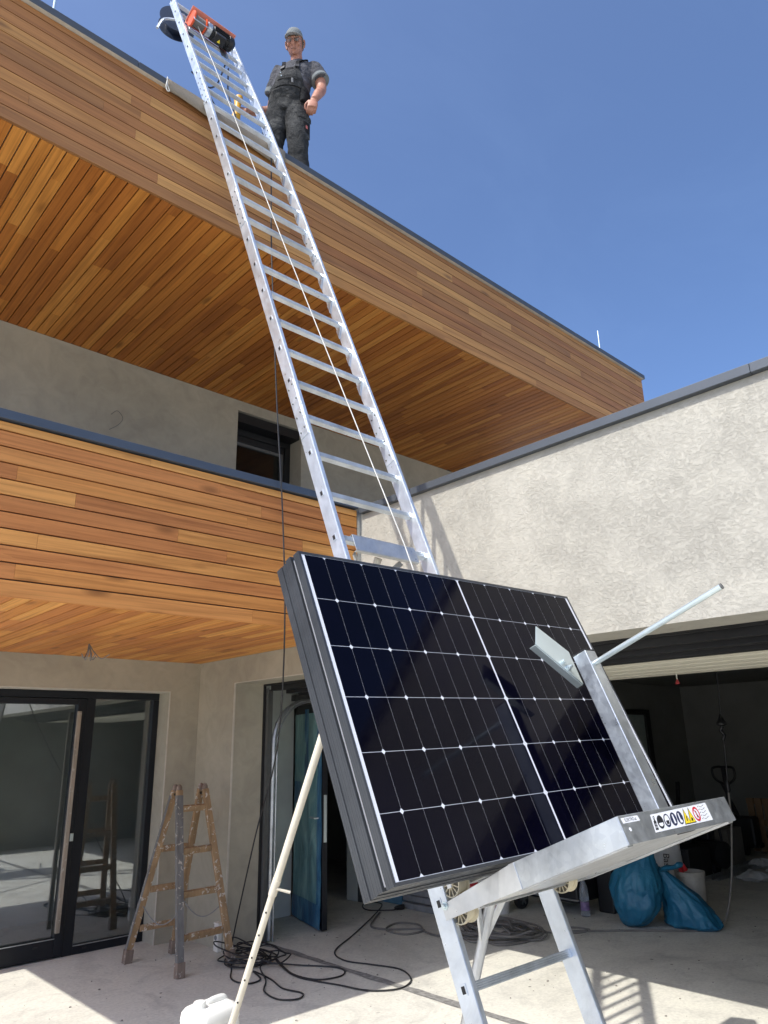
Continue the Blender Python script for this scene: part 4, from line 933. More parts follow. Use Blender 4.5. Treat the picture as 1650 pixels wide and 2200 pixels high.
mb = MB(); mb.loft([ring(-.057, .022, 1.03, .1915, .166), ring(-.050, .026, 1.075, .1905, .168)]); mb.build('waistband', M['over'], trz, smooth=True)
mb = MB(); mb.loft([ring(.100, .05, c, ra, .085) for c, ra in ((.90, .030), (.92, .050), (1.02, .055), (1.05, .045))]); mb.build('belt_pouch', M['overd'], trz, smooth=True)
for pts in (LA, RA):
    mb = MB(); q0, q1 = HB(*pts[0]), HB(*pts[1]); mb.tube([q0.lerp(q1, .96), q0.lerp(q1, 1.03), q0.lerp(q1, 1.26), q0.lerp(q1, 1.315)], [.070, .083, .0865, .080], 20); mb.build('sleeve_band', M['capm'], person, smooth=True)
mb = MB(); mb.obox(lambda a, b_, c: chest(a, c, b_), .006, .024, .022, .030, 1.045, 1.085); mb.build('belt_tab', M['block'], trz, bevel=.002)
for a, c in ((-.100, 1.185), (-.085, 1.115)): mb = MB(); mb.sphere(chest(a, c, .022), .006, 8, 6); mb.build('stud', M['zinc'], trz)
# cargo pocket on his left thigh with dark patch, knee pads
def thigh(an, c, r_): return HB(.036+r_*math.cos(an), .018+r_*math.sin(an), c)
def patch(an0, an1, c0, c1, r_, th, k=8):
    mb = MB(); 
    for rr2 in (r_, r_+th): mb.v += [thigh(an0+(an1-an0)*i/k, c, rr2) for c in (c0, c1) for i in range(k+1)]
    n1 = k+1; T = 2*n1
    for i in range(k): mb.f += [(i+1, i, i+n1, i+n1+1), (T+i, T+i+1, T+i+n1+1, T+i+n1), (i, i+1, T+i+1, T+i), (i+n1+1, i+n1, T+i+n1, T+i+n1+1)]
    mb.f += [(0, T, T+n1, n1), (k, k+n1, T+k+n1, T+k)]; return mb
cp_ = patch(.15, 1.35, .51, .74, .103, .018).build('cargo_pocket', M['over'], trz, bevel=.005, smooth=True)
patch(.08, 1.42, .70, .75, .1215, .005).build('pocket_flap', M['over'], cp_, bevel=.002)
patch(.35, .95, .55, .665, .1215, .003).build('pocket_patch', M['overd'], cp_, bevel=.002)
patch(.57, .73, .59, .625, .1250, .0015).build('pocket_badge', plain('badge_red_white', (.45, .12, .10), .6), cp_)
for lx in (.044, -.188):
    mb = MB(); mb.loft([[HB(lx+.078*math.cos(t_), .036+.072*math.sin(t_), c) for t_ in [math.pi*(.05+.9*i/10) for i in range(11)]]+[HB(lx+.06*math.cos(t_), .03+.05*math.sin(t_), c) for t_ in [math.pi*(.95-.9*i/10) for i in range(11)]] for c in (.36, .40, .50, .55)]); mb.build('knee_pad', M['overd'], trz, smooth=True)
for lx, ly in ((.055, .0), (-.172, -.02)):
    mb = MB(); mb.loft([ring(lx, ly+y_, c, ra, rb) for c, ra, rb, y_ in ((0, .048, .13, .06), (.03, .05, .13, .06), (.06, .048, .12, .05), (.085, .046, .075, .01), (.15, .050, .055, 0), (.20, .052, .056, 0))]); mb.build('boot', M['black'], person, smooth=True)
# cap, hair, glasses, eyes, mouth
mb = MB(); mb.loft([hring(.048, .0815, .092, .106), hring(.075, .080, .088, .104), hring(.104, .069, .074, .088), hring(.128, .047, .05, .06), hring(.136, .012, .012, .015)]); cpo = mb.build('cap', M['capm'], person, smooth=True)
mb = MB(); B_ = []
for dz in (0, -.004):
    for i in range(13):
        t_ = math.pi*(.04+.92*i/12); y = math.sin(t_)
        B_.append((HH_(.080*math.cos(t_), .090*y, .050+dz), HH_(.086*math.cos(t_), .090*y+.078*y**.7, .050-.004*y+dz)))
mb.v += [p for q in B_ for p in q]
for i in range(12):
    a = i*2; mb.f += [(a, a+2, a+3, a+1), (26+a, 26+a+1, 26+a+3, 26+a+2), (a+1, a+3, 26+a+3, 26+a+1)]
mb.build('brim', plain('pale_brim_lining', (.36, .37, .36), .9), cpo, smooth=True)
mb = MB(); mb.lathe([(.008, 0), (.006, .006)], HH_(0, 0, .136), seg=10); mb.build('cap_button', M['capm'], cpo)
mb = MB(); mb.loft([[HH_(ra*math.cos(t_), rb*math.sin(t_)-.008, c) for t_ in [math.pi*(1.0-.10)+math.pi*1.2*i/16 for i in range(17)]]+[HH_(ra*.93*math.cos(t_), rb*.93*math.sin(t_)-.008, c) for t_ in [math.pi*(1.0-.10)+math.pi*1.2*(16-i)/16 for i in range(17)]] for c, ra, rb in ((-.045, .078, .088), (-.01, .083, .098), (.05, .082, .102))]); mb.build('hair', M['hair'], person, smooth=True)
gl = MB()
for sx in (-1, 1):
    gl.tube([HH_(sx*(.034+.026*math.cos(t_)), .101-.006*abs(math.cos(t_)), .006+.019*math.sin(t_)) for t_ in [2*math.pi*i/18 for i in range(18)]], .0012, 6, True); gl.tube([HH_(sx*.061, .096, .010), HH_(sx*.082, .03, .012), HH_(sx*.084, -.02, .010)], .0012, 6)
gl.tube([HH_(-.009, .103, .009), HH_(0, .106, .012), HH_(.009, .103, .009)], .0012, 6)
gl_o = gl.build('glasses', M['post'], person, smooth=True)
LENS = glass('spectacle_lens', (.72, .74, .73), .45)
for sx in (-1, 1): ln_ = MB(); ln_.add([HH_(sx*(.034+.025*math.cos(t_)), .100-.005*abs(math.cos(t_)), .006+.018*math.sin(t_)) for t_ in [2*math.pi*i/18 for i in range(18)]], [tuple(range(18))]); ln_.build('lens', LENS, gl_o)
EW = plain('eye_white', (.34, .30, .27), .4)
for sx in (-1, 1):
    ey = MB(); ey.sphere(HH_(sx*.031, .078, .008), (.0115, .0115, .008), 12, 8); ey_o = ey.build('eye', EW, person, smooth=True)
    pu = MB(); pu.sphere(HH_(sx*.031, .0865, .006), .0048, 8, 6); pu.build('pupil', M['black'], ey_o, smooth=True)
mb = MB(); mb.tube([HH_(-.025, .092, -.069), HH_(0, .1005, -.0685), HH_(.025, .092, -.069)], [.0016, .0026, .0016], 6); mb.build('mouth', plain('brow_brown', (.10, .055, .04), .9), person)
for sx in (-1, 1): mb = MB(); mb.tube([HH_(sx*.052, .083, .034), HH_(sx*.03, .094, .038), HH_(sx*.012, .094, .034)], .0042, 6); mb.build('eyebrow', M['hair'], person)
# the pendant control in his right hand
pc_ = wr_+PR*-.075+PF*.045+Vector((0, 0, -.01))
pend = thing('pendant_control', 'yellow hoist pendant control gripped behind the ladder rungs', 'remote control', tuple(pc_))
fp = lambda a, b_, c: pc_+(PR*a+PF*b_+Vector((.1, .05, 1)).normalized()*c)*1.2
mb = MB(); mb.loft([[fp(.030*ra*math.cos(2*math.pi*k/16), .022*ra*math.sin(2*math.pi*k/16), c) for k in range(16)] for c, ra in ((-.14, .75), (-.125, 1.15), (-.06, 1.1), (-.02, .8), (.05, .85), (.10, 1.15), (.135, 1.0), (.145, .5))]); mb.build('housing', M['yellow'], pend, smooth=True)
for c in (-.09, .08): mb = MB(); mb.lathe([(.011, 0), (.011, .009)], fp(0, .021, c), PF, 12); mb.build('push_button', M['black'], pend)

# ------------------------------------------------------------------ stepladder
SLt = {(-1, -1): (2.918, 5.368), (1, -1): (3.354, 5.403), (-1, 1): (2.819, 6.015), (1, 1): (3.205, 6.018)}
sld = thing('stepladder', 'old paint spattered wooden stepladder, grey outside, standing by the entrance door', 'stepladder', (3.07, 5.7, 0))
tops = {-1: Vector((2.985, 5.70, 1.235)), 1: Vector((3.222, 5.715, 1.235))}; TG = .036
for (sx, sy), (fx, fy) in SLt.items():
    f = Vector((fx, fy, .055)); tp = tops[sx]+Vector((0, sy*TG, 0)); up = Vector((1, 0, 0))
    mb = MB(); mb.bar(f, tp, .030, .052, up); lg = mb.build('leg', M['wood_brown'], sld, bevel=.003)
    if sx < 0 and sy < 0:
        mb = MB(); o_ = Vector((0, sy*.0165, 0)); mb.bar(f.lerp(tp, .02)+o_, f.lerp(tp, .97)+o_, .004, .0495, up); mb.build('grey_face', M['wood_grey'], lg)
    if sx < 0:
        mb = MB(); o_ = Vector((sx*.0270, 0, 0)); mb.bar(f.lerp(tp, .02)+o_, f.lerp(tp, .97)+o_, .0285, .004, up); mb.build('grey_face', M['wood_grey'], lg)
    mb = MB(); mb.bar(Vector((fx, fy, 0)), f+(tp-f)*.035, .052, .066, up); mb.build('foot_block', M['wood_foot'], lg, bevel=.004)
    mb = MB(); mb.sphere(tp+(tp-f).normalized()*.012, (.026, .016, .034), 12, 8); mb.build('rounded_top', M['wood_foot'], lg, smooth=True)
for sy in (-1, 1):
    A = Vector((*SLt[(-1, sy)], 0)); B = Vector((*SLt[(1, sy)], 0))
    for z_ in (.235, .51, .80, 1.10):
        f = z_/1.235
        if sy > 0 and z_ > 1: continue
        p = A.lerp(tops[-1]+Vector((0, sy*TG, 0)), f); q = B.lerp(tops[1]+Vector((0, sy*TG, 0)), f)
        mb = MB(); mb.bar(p+(q-p).normalized()*.028, q-(q-p).normalized()*.028, .026, .046, (0, sy*.3, 1)); mb.build('rung', M['wood_brown'], sld, bevel=.003)
for sx in (-1, 1):
    mb = MB(); p = Vector((*SLt[(sx, -1)], 0)).lerp(tops[sx], .32); q = Vector((*SLt[(sx, 1)], 0)).lerp(tops[sx], .32)
    mb.tube([p.lerp(q, i/14)-Vector((0, 0, .10*math.sin(math.pi*i/14))) for i in range(15)], .004, 6); mb.build('safety_chain', M['block'], sld)
    mb = MB(); mb.lathe([(.012, -.035), (.012, .035)], tops[sx]-Vector((0, 0, .03)), (0, 1, 0), 10); mb.build('hinge_pin', M['steel_dark'], sld)

# ------------------------------------------------------------------ white canister
JO = Vector((2.245, 3.79, 0)); ja = R(8); JX = Vector((math.cos(ja), math.sin(ja), 0)); JY = Vector((-math.sin(ja), math.cos(ja), 0))
def JJ(a, b_, c): return JO+JX*a+JY*b_+Vector((0, 0, c))
jer = thing('canister', 'white plastic canister with screw cap and moulded handle on the terrace', 'canister', tuple(JO))
def rrect(hx, hy, c, rr3, da=0.0, k=6):
    out = []
    for cx_, cy_, a0 in ((1, 1, 0), (-1, 1, .5), (-1, -1, 1), (1, -1, 1.5)):
        for i in range(k): t_ = math.pi*(a0+.5*i/(k-1)); out.append(JJ(da+cx_*(hx-rr3)+rr3*math.cos(t_), cy_*(hy-rr3)+rr3*math.sin(t_), c))
    return out
mb = MB(); mb.loft([rrect(.112, .087, 0, .03), rrect(.125, .097, .012, .035), rrect(.128, .10, .03, .036), rrect(.128, .10, .22, .036), rrect(.125, .097, .232, .036), rrect(.128, .10, .246, .036), rrect(.126, .098, .282, .042), rrect(.116, .088, .300, .05), rrect(.095, .068, .310, .05), rrect(.080, .045, .3085, .04)])
mb.build('body', M['jerry'], jer, smooth=True, angle=50)
mb = MB(); mb.tube(smooth_path([JJ(-.025, 0, .300), JJ(-.005, 0, .316), JJ(.04, 0, .320), JJ(.078, 0, .316), JJ(.095, 0, .300)], 5), .0125, 12, squash=1.5); mb.build('handle', M['jerry'], jer, smooth=True)
mb = MB(); mb.lathe([(.034, .298), (.034, .310), (.030, .312), (.030, .334), (.027, .338)], JJ(-.078, -.012, 0), seg=24)
for k in range(24):
    a = 2*math.pi*k/24; mb.box(*(lambda p: (p.x-.0015, p.x+.0015, p.y-.0015, p.y+.0015, .313, .331))(JJ(-.078+.030*math.cos(a), -.012+.030*math.sin(a), 0)))
mb.build('screw_cap', M['jerry'], jer, smooth=True)
mb = MB(); mb.obox(JJ, -.07, .10, -.1015, -.1005, .05, .20); lb = mb.build('label', M['label'], jer)
tx = MB(); tx.obox(JJ, -.05, .08, -.1019, -.1016, .168, .182); tx.build('label_band', M['cable_grey'], lb)

# ------------------------------------------------------------------ cables on the ground
def cable(name, label, paths, r_, mat, cat='cable', group=None, origin=None):
    mb = MB()
    for pa in paths: mb.tube(smooth_path(pa, 7), r_, 7)
    return tag(mb.build(name, mat, smooth=True, origin=origin or tuple(paths[0][0])), label, cat, group)
def heap(cx_, cy_, rx, ry, turns, zmax, r_, seed):
    q = random.Random(seed); P_ = []; a = q.random()*6
    ox = oy = 0; sx = sy = 1
    for i in range(turns*9):
        if i % 9 == 0: ox, oy, sx, sy = q.uniform(-.30, .30)*rx, q.uniform(-.30, .30)*ry, q.uniform(.55, 1.05), q.uniform(.5, 1.05)
        a += 2*math.pi/9*q.uniform(.8, 1.2); f = i/(turns*9)
        d_ = math.hypot(ox, oy)
        P_.append((cx_+ox+rx*sx*math.cos(a), cy_+oy+ry*sy*math.sin(a), r_+zmax*f*q.uniform(.3, 1)*max(.12, 1-.6*sx)))
    return P_
z0 = .0085
P1 = [(2.545, 4.04, 6.20), (2.55, 3.975, 6.10), (2.575, 3.97, 5.3), (2.62, 3.972, 4.6), (2.68, 3.975, 3.8), (2.745, 3.978, 3.1), (2.80, 4.0, 2.3), (3.04, 4.40, 1.55), (3.25, 4.95, .95), (3.42, 5.40, .40), (3.50, 5.62, .10)]+heap(3.52, 5.36, .24, .30, 9, .16, z0, 4)  # cable points, like other placements here, worked out from image pixels and baked in
P1 += [(3.30, 5.30, z0), (3.15, 5.05, z0), (3.17, 4.88, z0), (3.29, 4.90, z0), (3.36, 5.10, z0), (3.34, 4.85, z0), (3.28, 4.62, z0), (3.31, 4.44, z0), (3.22, 4.37, z0), (3.13, 4.46, z0), (3.16, 4.66, z0), (3.30, 4.85, z0), (3.45, 5.12, .03), (3.70, 4.95, z0), (3.84, 4.70, z0), (3.74, 4.55, z0), (3.56, 4.60, z0), (3.52, 4.85, z0), (3.62, 5.20, .03), (3.56, 5.05, .02), (3.50, 4.75, z0), (3.585, 4.40, z0), (3.64, 4.18, z0), (3.75, 4.07, z0), (3.87, 4.05, z0), (4.02, 4.145, z0), (4.12, 4.36, z0), (4.06, 4.59, z0), (3.99, 4.83, z0), (4.11, 5.09, z0), (4.55, 5.38, z0), (5.20, 5.83, z0), (5.55, 6.12, z0), (5.52, 6.28, z0), (5.38, 6.22, z0), (5.27, 6.02, z0), (5.42, 5.84, z0), (5.47, 5.82, .012)]
c1 = cable('power_cable', 'black cable hanging from the roof, heaped loosely beside the stepladder and running to its plug', [P1], .0054, M['rubber'], origin=(3.5, 5.3, 0))
mb = MB(); mb.lathe([(.012, 0), (.02, .02), (.024, .07), (.024, .10)], (5.45, 5.82, .024), (.9, -.2, 0), 14)
mb.build('plug', M['black'], c1, smooth=True)
P2 = [(5.27, 5.84, z0), (4.98, 5.62, z0), (4.83, 5.46, z0), (4.86, 5.30, z0), (5.05, 5.10, z0), (5.03, 5.02, z0), (4.84, 5.06, z0), (4.85, 5.30, z0), (5.08, 5.40, z0), (5.17, 5.22, z0), (5.02, 4.98, z0), (5.02, 4.75, z0)]+heap(5.42, 4.55, .30, .38, 12, .13, z0, 12)+[(5.66, 4.25, z0), (5.86, 4.02, z0), (6.02, 4.00, z0), (5.98, 4.16, z0), (5.80, 4.17, z0), (6.00, 3.95, z0), (6.25, 3.70, z0), (6.48, 3.42, z0), (6.66, 3.28, z0), (6.86, 3.20, .06), (6.98, 3.16, .30), (7.0, 3.12, .55), (7.0, 3.075, .86), (7.0, 3.06, 1.12)]
c2 = cable('extension_cable', 'grey extension cable coiled on the garage floor, running on past the blue bags', [P2], .0085, M['cable_grey'], origin=(5.4, 4.5, 0))
hc_ = thing('hanging_cord', 'thin cord with couplings hanging from the garage ceiling', 'cord', (7.0, 3.03, 2.45))
mb = MB(); mb.tube(smooth_path([(7.0, 3.0, 2.45), (7.0, 3.005, 2.1), (7.0, 3.03, 1.70)], 5), .006, 8); mb.tube(smooth_path([(7.0, 3.03, 1.60), (7.0, 3.04, 1.40), (7.0, 3.06, 1.12)], 5), .007, 8); mb.build('cord', M['rubber'], hc_, smooth=True)
mb = MB(); mb.lathe([(.006, .10), (.03, .04), (.045, .02), (.045, .0), (.02, -.01)], (7.0, 3.03, 1.66), seg=16); mb.build('coupling', M['black'], hc_, smooth=True)
mb = MB(); mb.tube([(7, 3.03, 1.65), (7, 3.05, 1.61), (7, 3.02, 1.57), (7, 3.04, 1.53)], .016, 8); mb.lathe([(.012, -.05), (.02, -.03), (.02, .03), (.012, .05)], (7.0, 3.06, 1.13), seg=12); mb.build('hook', M['steel_dark'], hc_, smooth=True)
rp = thing('pull_handle', 'small red emergency pull hanging below the beige door panels', 'pull handle', (4.9, 2.376, 1.97))
mb = MB(); mb.tube([(4.9, 2.376, 1.972), (4.9, 2.376, 1.925)], .004, 6); mb.build('pull_cord', M['rope'], rp)
mb = MB(); mb.lathe([(.005, .014), (.015, -.010), (.013, -.016)], (4.9, 2.376, 1.918), seg=14); mb.build('knob', plain('dull_red_plastic', (.30, .02, .025), .5), rp, smooth=True)
# white socket post by the garage pier
sp = thing('socket_box', 'white plastic socket box on the ground against the garage pier', 'socket', (3.47, 5.80, 0))
mb = MB(); mb.box(3.455, 3.4965, 5.77, 5.835, 0, .195); mb.build('housing', M['whitepaint'], sp, bevel=.006)
mb = MB(); mb.lathe([(.018, 0), (.018, .004)], (3.4545, 5.80, .10), (-1, 0, 0), 16); mb.build('socket', M['block'], sp)
mb = MB(); mb.box(3.452, 3.499, 5.765, 5.84, .196, .206); mb.build('lid', M['whitepaint'], sp, bevel=.003)

# crumbs of plaster and grit swept about the terrace
gm = MB(); q_ = random.Random(5)
for i in range(900):
    x, y = q_.uniform(1.0, 9.5), q_.uniform(1.6, 6.3)
    if 3.45 < x < 3.85 and y > 5.7: continue
    r_ = .0025+.007*q_.random()**4; gm.sphere((x, y, r_*.4), (r_*q_.uniform(.7, 1.5), r_*q_.uniform(.7, 1.5), r_*.6), 5, 3)
gr_ = gm.build('grit', plain('plaster_crumbs', (.30, .28, .25), .95, vary=.6, scale=4)); gr_['kind'] = 'stuff'; tag(gr_, 'fine grit and plaster crumbs scattered over the concrete floor', 'grit')

# ------------------------------------------------------------------ things inside the garage
def sackblob(name, label, cat, rings, mat, group=None, amp=.03, seed=1, folds=None):
    """soft filled bag: rings (x,y,z,rx,ry) blended, creased by noise"""
    SB = 9; mb = MB(); P_ = smooth_path([r_[:3] for r_ in rings], SB); RX = [r_[3] for r_ in rings]; RY = [r_[4] for r_ in rings]; n_ = 84; R_ = []
    def ridge(q_): return (1-abs(noise.noise(q_))*2.2)
    for i, p in enumerate(P_):
        k = min(len(rings)-2, i//SB); f = i/SB-k
        rx = RX[k]*(1-f)+RX[k+1]*f; ry = RY[k]*(1-f)+RY[k+1]*f; rg = []
        for j in range(n_):
            a = 2*math.pi*j/n_; ca_, sa_ = math.cos(a), math.sin(a)
            wz = p.z+.10*noise.noise(Vector((ca_*2+seed, sa_*2, p.z*4)))
            cr_ = .8*noise.noise(Vector((ca_*1.8+seed, sa_*1.8, p.z*3.0)))
            cr_ += .50*ridge(Vector((ca_*2.6+seed*2, sa_*2.6, wz*5+ca_)))+.34*ridge(Vector((ca_*5.5+seed*3, sa_*5.5, wz*11+sa_*2)))+.16*ridge(Vector((ca_*11+seed*4, sa_*11, wz*20)))-.5
            if folds: cr_ += folds*4*(max(0, (i/len(P_)-.60)/.40))*math.sin(a*9+seed+3*noise.noise(Vector((ca_, sa_, seed))))
            m_ = 1+amp*4*cr_*min(1, 6*min(i+1, len(P_)-i)/len(P_))
            rg.append((p.x+rx*m_*ca_, p.y+ry*m_*sa_, max(.002, p.z+amp*.6*noise.noise(Vector((a*2, p.z*8, seed))))))
        R_.append(rg)
    mb.loft(R_); return tag(mb.build(name, mat, smooth=True, origin=tuple(rings[0][:3]), angle=180), label, cat, group)
gb_ = 'blue rubbish bags in the garage'
sackblob('rubbish_bag', 'taller upright blue rubbish bag on the garage floor', 'bag', [(6.40, 3.85, .0, .02, .03), (6.41, 3.79, .045, .11, .125), (6.43, 3.757, .17, .18, .205), (6.45, 3.77, .31, .195, .222), (6.47, 3.76, .44, .165, .185), (6.49, 3.74, .55, .125, .135), (6.50, 3.71, .64, .085, .11), (6.51, 3.69, .71, .06, .09)], M['bag'], gb_, .034, 2, .08)
b2 = sackblob('rubbish_bag', 'slumped knotted blue rubbish bag leaning against the taller one', 'bag', [(6.73, 3.42, .0, .15, .215), (6.73, 3.42, .03, .19, .245), (6.715, 3.435, .12, .185, .215), (6.68, 3.475, .23, .145, .165), (6.65, 3.525, .33, .085, .10), (6.62, 3.575, .41, .042, .05), (6.60, 3.59, .455, .03, .03)], M['bag'], gb_, .034, 5, .10)
mb = MB(); mb.tube(smooth_path([(6.60, 3.60, .44), (6.58, 3.52, .47), (6.56, 3.44, .485), (6.55, 3.37, .52)], 4), [.03, .036, .04, .045, .045, .045, .04, .04, .036, .04, .045, .05, .03], 10, squash=.5); mb.tube(smooth_path([(6.60, 3.60, .45), (6.62, 3.66, .47), (6.63, 3.72, .50)], 4), [.03]*4+[.045]*4+[.03], 10, squash=.5)
mb.build('knot', M['bag'], b2, smooth=True)
def bucket(name, label, x, y, r_, h_, mat, group=None, rag=None):
    o = thing(name, label, 'bucket', (x, y, 0), group)
    mb = MB(); mb.lathe([(r_*.82, 0), (r_*.86, .01), (r_, h_*.9), (r_*1.05, h_*.9+.003), (r_*1.05, h_), (r_*.97, h_), (r_*.80, .02)], (x, y, 0), seg=28); mb.build('body', mat, o, smooth=True)
    mb = MB(); mb.tube([(x+r_*1.03*math.cos(a), y+r_*1.03*math.sin(a), h_*.86-.35*h_*math.sin(a)) for a in [math.pi*i/14 for i in range(15)]], .003, 6); mb.build('handle', M['galv'], o, smooth=True)
    return o
bucket('bucket', 'white plastic bucket behind the slumped blue bag', 6.98, 3.52, .125, .40, plain('dirty_white_plastic', (.40, .375, .325), .6, vary=.25, scale=12))
mb = MB(); mb.tube(smooth_path([(6.98, 3.58, .34), (6.97, 3.60, .42), (6.95, 3.57, .45), (6.96, 3.54, .40)], 4), .02, 8); tag(mb.build('red_glove', M['red'], smooth=True, origin=(6.97, 3.58, .4)), 'red work glove hooked over the white bucket rim', 'glove')
bucket('bucket', 'red plastic bucket behind the left ladder rail', 5.65, 5.02, .10, .30, M['red'])
# bottle
bo_ = thing('water_bottle', 'clear plastic water bottle with purple label standing before the black machine', 'bottle', (6.455, 4.315, 0))
mb = MB(); mb.lathe([(.030, 0), (.040, .006), (.042, .03), (.041, .10), (.037, .13), (.041, .15), (.042, .19), (.040, .23), (.028, .275), (.015, .30), (.014, .315)], (6.455, 4.315, 0), seg=24); mb.build('body', M['pet'], bo_, smooth=True)
mb = MB(); mb.lathe([(.0425, .055), (.0425, .125)], (6.455, 4.315, 0), seg=24); mb.build('label', plain('purple_label', (.20, .14, .26), .4, vary=.4, scale=30), bo_, smooth=True)
mb = MB(); mb.lathe([(.016, .305), (.016, .325)], (6.455, 4.315, 0), seg=16); mb.build('screw_cap', M['ink_blue'], bo_)
# black wheeled machine
vm = thing('wheeled_machine', 'black wheeled workshop machine standing behind the right ladder rail', 'machine', (6.60, 4.62, 0))
mb = MB(); mb.loft([[(x, y, z) for x, y in ((6.42, 4.36), (6.86, 4.36), (6.86, 4.94), (6.42, 4.94))] for z in (.10, .14, .42)]+[[(x, y, .50) for x, y in ((6.47, 4.42), (6.82, 4.42), (6.82, 4.88), (6.47, 4.88))]]); mb.build('body', M['black'], vm, bevel=.02)
for yy in (4.30, 4.93):
    mb = MB(); mb.lathe([(.05, 0), (.085, .004), (.092, .015), (.092, .045), (.085, .056), (.05, .06)], (6.34, yy, .092), (0, 1, 0), 28) if yy > 4.9 else mb.box(6.70, 6.90, 4.16, 4.33, 0.0, .40)
    wq = mb.build('wheel' if yy > 4.9 else 'tank', M['rubber'] if yy > 4.9 else M['black'], vm, smooth=yy > 4.9, bevel=0 if yy > 4.9 else .015)
    if yy > 4.9:
        mb = MB()
        for k in range(6):
            a = 2*math.pi*k/6; mb.bar((6.34, yy-.004, .092), (6.34+.055*math.cos(a), yy-.004, .092+.055*math.sin(a)), .014, .008, (0, 1, 0))
        mb.lathe([(.018, -.012), (.018, .0)], (6.34, yy, .092), (0, 1, 0), 12); mb.build('rim', M['post'], wq)
mb = MB(); mb.tube([(6.415, 4.95, .13), (6.415, 4.35, .13)], .007, 8); mb.build('bumper_bar', M['galv'], vm, smooth=True)
mb = MB(); mb.box(6.416, 6.419, 4.80, 4.84, .255, .30); mb.build('type_label', M['label'], vm)
mb = MB(); mb.tube(smooth_path([(6.84, 4.45, .45), (6.92, 4.45, .85), (6.94, 4.62, .92), (6.92, 4.80, .85), (6.84, 4.80, .45)], 5), .014, 8); mb.build('handle', M['black'], vm, smooth=True)
tb = thing('white_tub', 'low white plastic tub beside the wheel of the black machine', 'tub', (6.06, 5.02, 0))
mb = MB(); mb.loft([[(6.06+r_*.12*math.cos(a), 5.03+r_*.13*math.sin(a), z) for a in [2*math.pi*k/24 for k in range(24)]] for r_, z in ((.85, 0), (1, .13), (1.06, .132), (1.06, .145), (.95, .146))]); mb.build('body', M['whitepaint'], tb, smooth=True)
# slabs and foam left of it
for i in range(4):
    mb = MB(); dx, dy = rnd.uniform(-.02, .02), rnd.uniform(-.03, .03)
    mb.box(5.60+dx, 5.92+dx, 5.34+dy, 5.88+dy, .062*i, .062*i+.056)
    tag(mb.build('concrete_slab', M['block'], bevel=.008, origin=(5.76, 5.6, .062*i)), ['lowest grey slab of the pile behind the left rail', 'second grey slab up in the pile behind the left rail', 'third grey slab up in the pile behind the left rail', 'topmost grey slab of the pile behind the left rail'][i], 'slab', 'grey slabs piled in the garage')
mb = MB(); mb.loft([[(x+rnd.uniform(-.01, .01), y+rnd.uniform(-.01, .01), z) for x, y in ((5.66, 5.95), (5.95, 5.93), (5.96, 6.30), (5.67, 6.32))] for z in (0, .06, .12, .185)]); tag(mb.build('foam_block', M['blue_foam'], bevel=.015, origin=(5.8, 6.1, 0)), 'pale blue foam block on the floor under the panel corner', 'foam block')
mb = MB()
for i in range(12):
    mb.box(*(lambda x, y: (x, x+.05, y, y+.012, .19+.012*i, .20+.012*i))(5.75+rnd.uniform(-.02, .1), 5.40+rnd.uniform(0, .2)))
# red tin box on slabs
rbx = thing('red_package', 'red and white package on top of the grey slabs', 'package', (5.72, 5.35, .25))
mb = MB(); mb.box(5.66, 5.80, 5.30, 5.55, .249, .37); mb.build('box', M['red'], rbx, bevel=.004)
mb = MB(); mb.box(5.657, 5.6595, 5.31, 5.38, .30, .36); mb.build('label', M['label'], rbx)
# paper sack with lettering
sk_ = sackblob('paper_sack', 'white paper sack lettered Basic standing behind the blue bags', 'sack', [(7.38, 3.95, .0, .10, .13), (7.38, 3.95, .06, .13, .16), (7.38, 3.95, .25, .135, .17), (7.38, 3.95, .45, .12, .155), (7.39, 3.95, .60, .07, .15), (7.40, 3.95, .64, .02, .15)], M['paper'], None, .012, 9)
tx = text_mb('Basic', lambda a, c: Vector((7.228, 3.862-c, .405-a)), .088); tx.build('lettering', M['ink'], sk_)
# far clutter
sackblob('rubbish_bag', 'dark blue bag slumped on the heap behind the paper sack', 'bag', [(8.9, 4.75, .35, .05, .05), (8.9, 4.75, .42, .25, .3), (8.9, 4.72, .58, .26, .33), (8.9, 4.7, .74, .18, .2), (8.9, 4.7, .80, .05, .06)], M['bag'], None, .03, 14)
cr = thing('tool_crate', 'black crate of tools on the floor behind the paper sack', 'crate', (8.9, 4.6, 0))
mb = MB(); mb.box(8.66, 9.2, 4.35, 5.05, 0, .345); mb.build('box', M['black'], cr, bevel=.012)
mb = MB(); mb.box(8.640, 8.659, 4.40, 4.98, .30, .335); mb.build('rim', M['steel_dark'], cr, bevel=.004)
cm = thing('compressor', 'small black compressor with bent handle beside the tool crate', 'compressor', (9.45, 4.55, 0))
mb = MB(); mb.lathe([(.06, -.28), (.15, -.24), (.15, .24), (.06, .28)], (9.45, 4.5, .22), (.3, 1, 0), 22); mb.build('tank', M['black'], cm, smooth=True)
mb = MB(); mb.box(9.36, 9.54, 4.42, 4.62, .37, .56); mb.build('pump', M['steel_dark'], cm, bevel=.015)
mb = MB(); mb.tube(smooth_path([(9.40, 4.66, .3), (9.38, 4.70, .62), (9.36, 4.50, .66), (9.36, 4.30, .58), (9.40, 4.28, .3)], 5), .014, 8); mb.build('handle', M['black'], cm, smooth=True)
for yy in (4.36, 4.66): mb = MB(); mb.lathe([(.075, 0), (.085, .01), (.085, .04), (.075, .05)], (9.38, yy, .085), (0, 1, 0), 20); mb.build('wheel', M['rubber'], cm, smooth=True)
bx = thing('carton', 'plain grey cardboard carton behind the compressor', 'carton', (10.3, 4.75, 0))
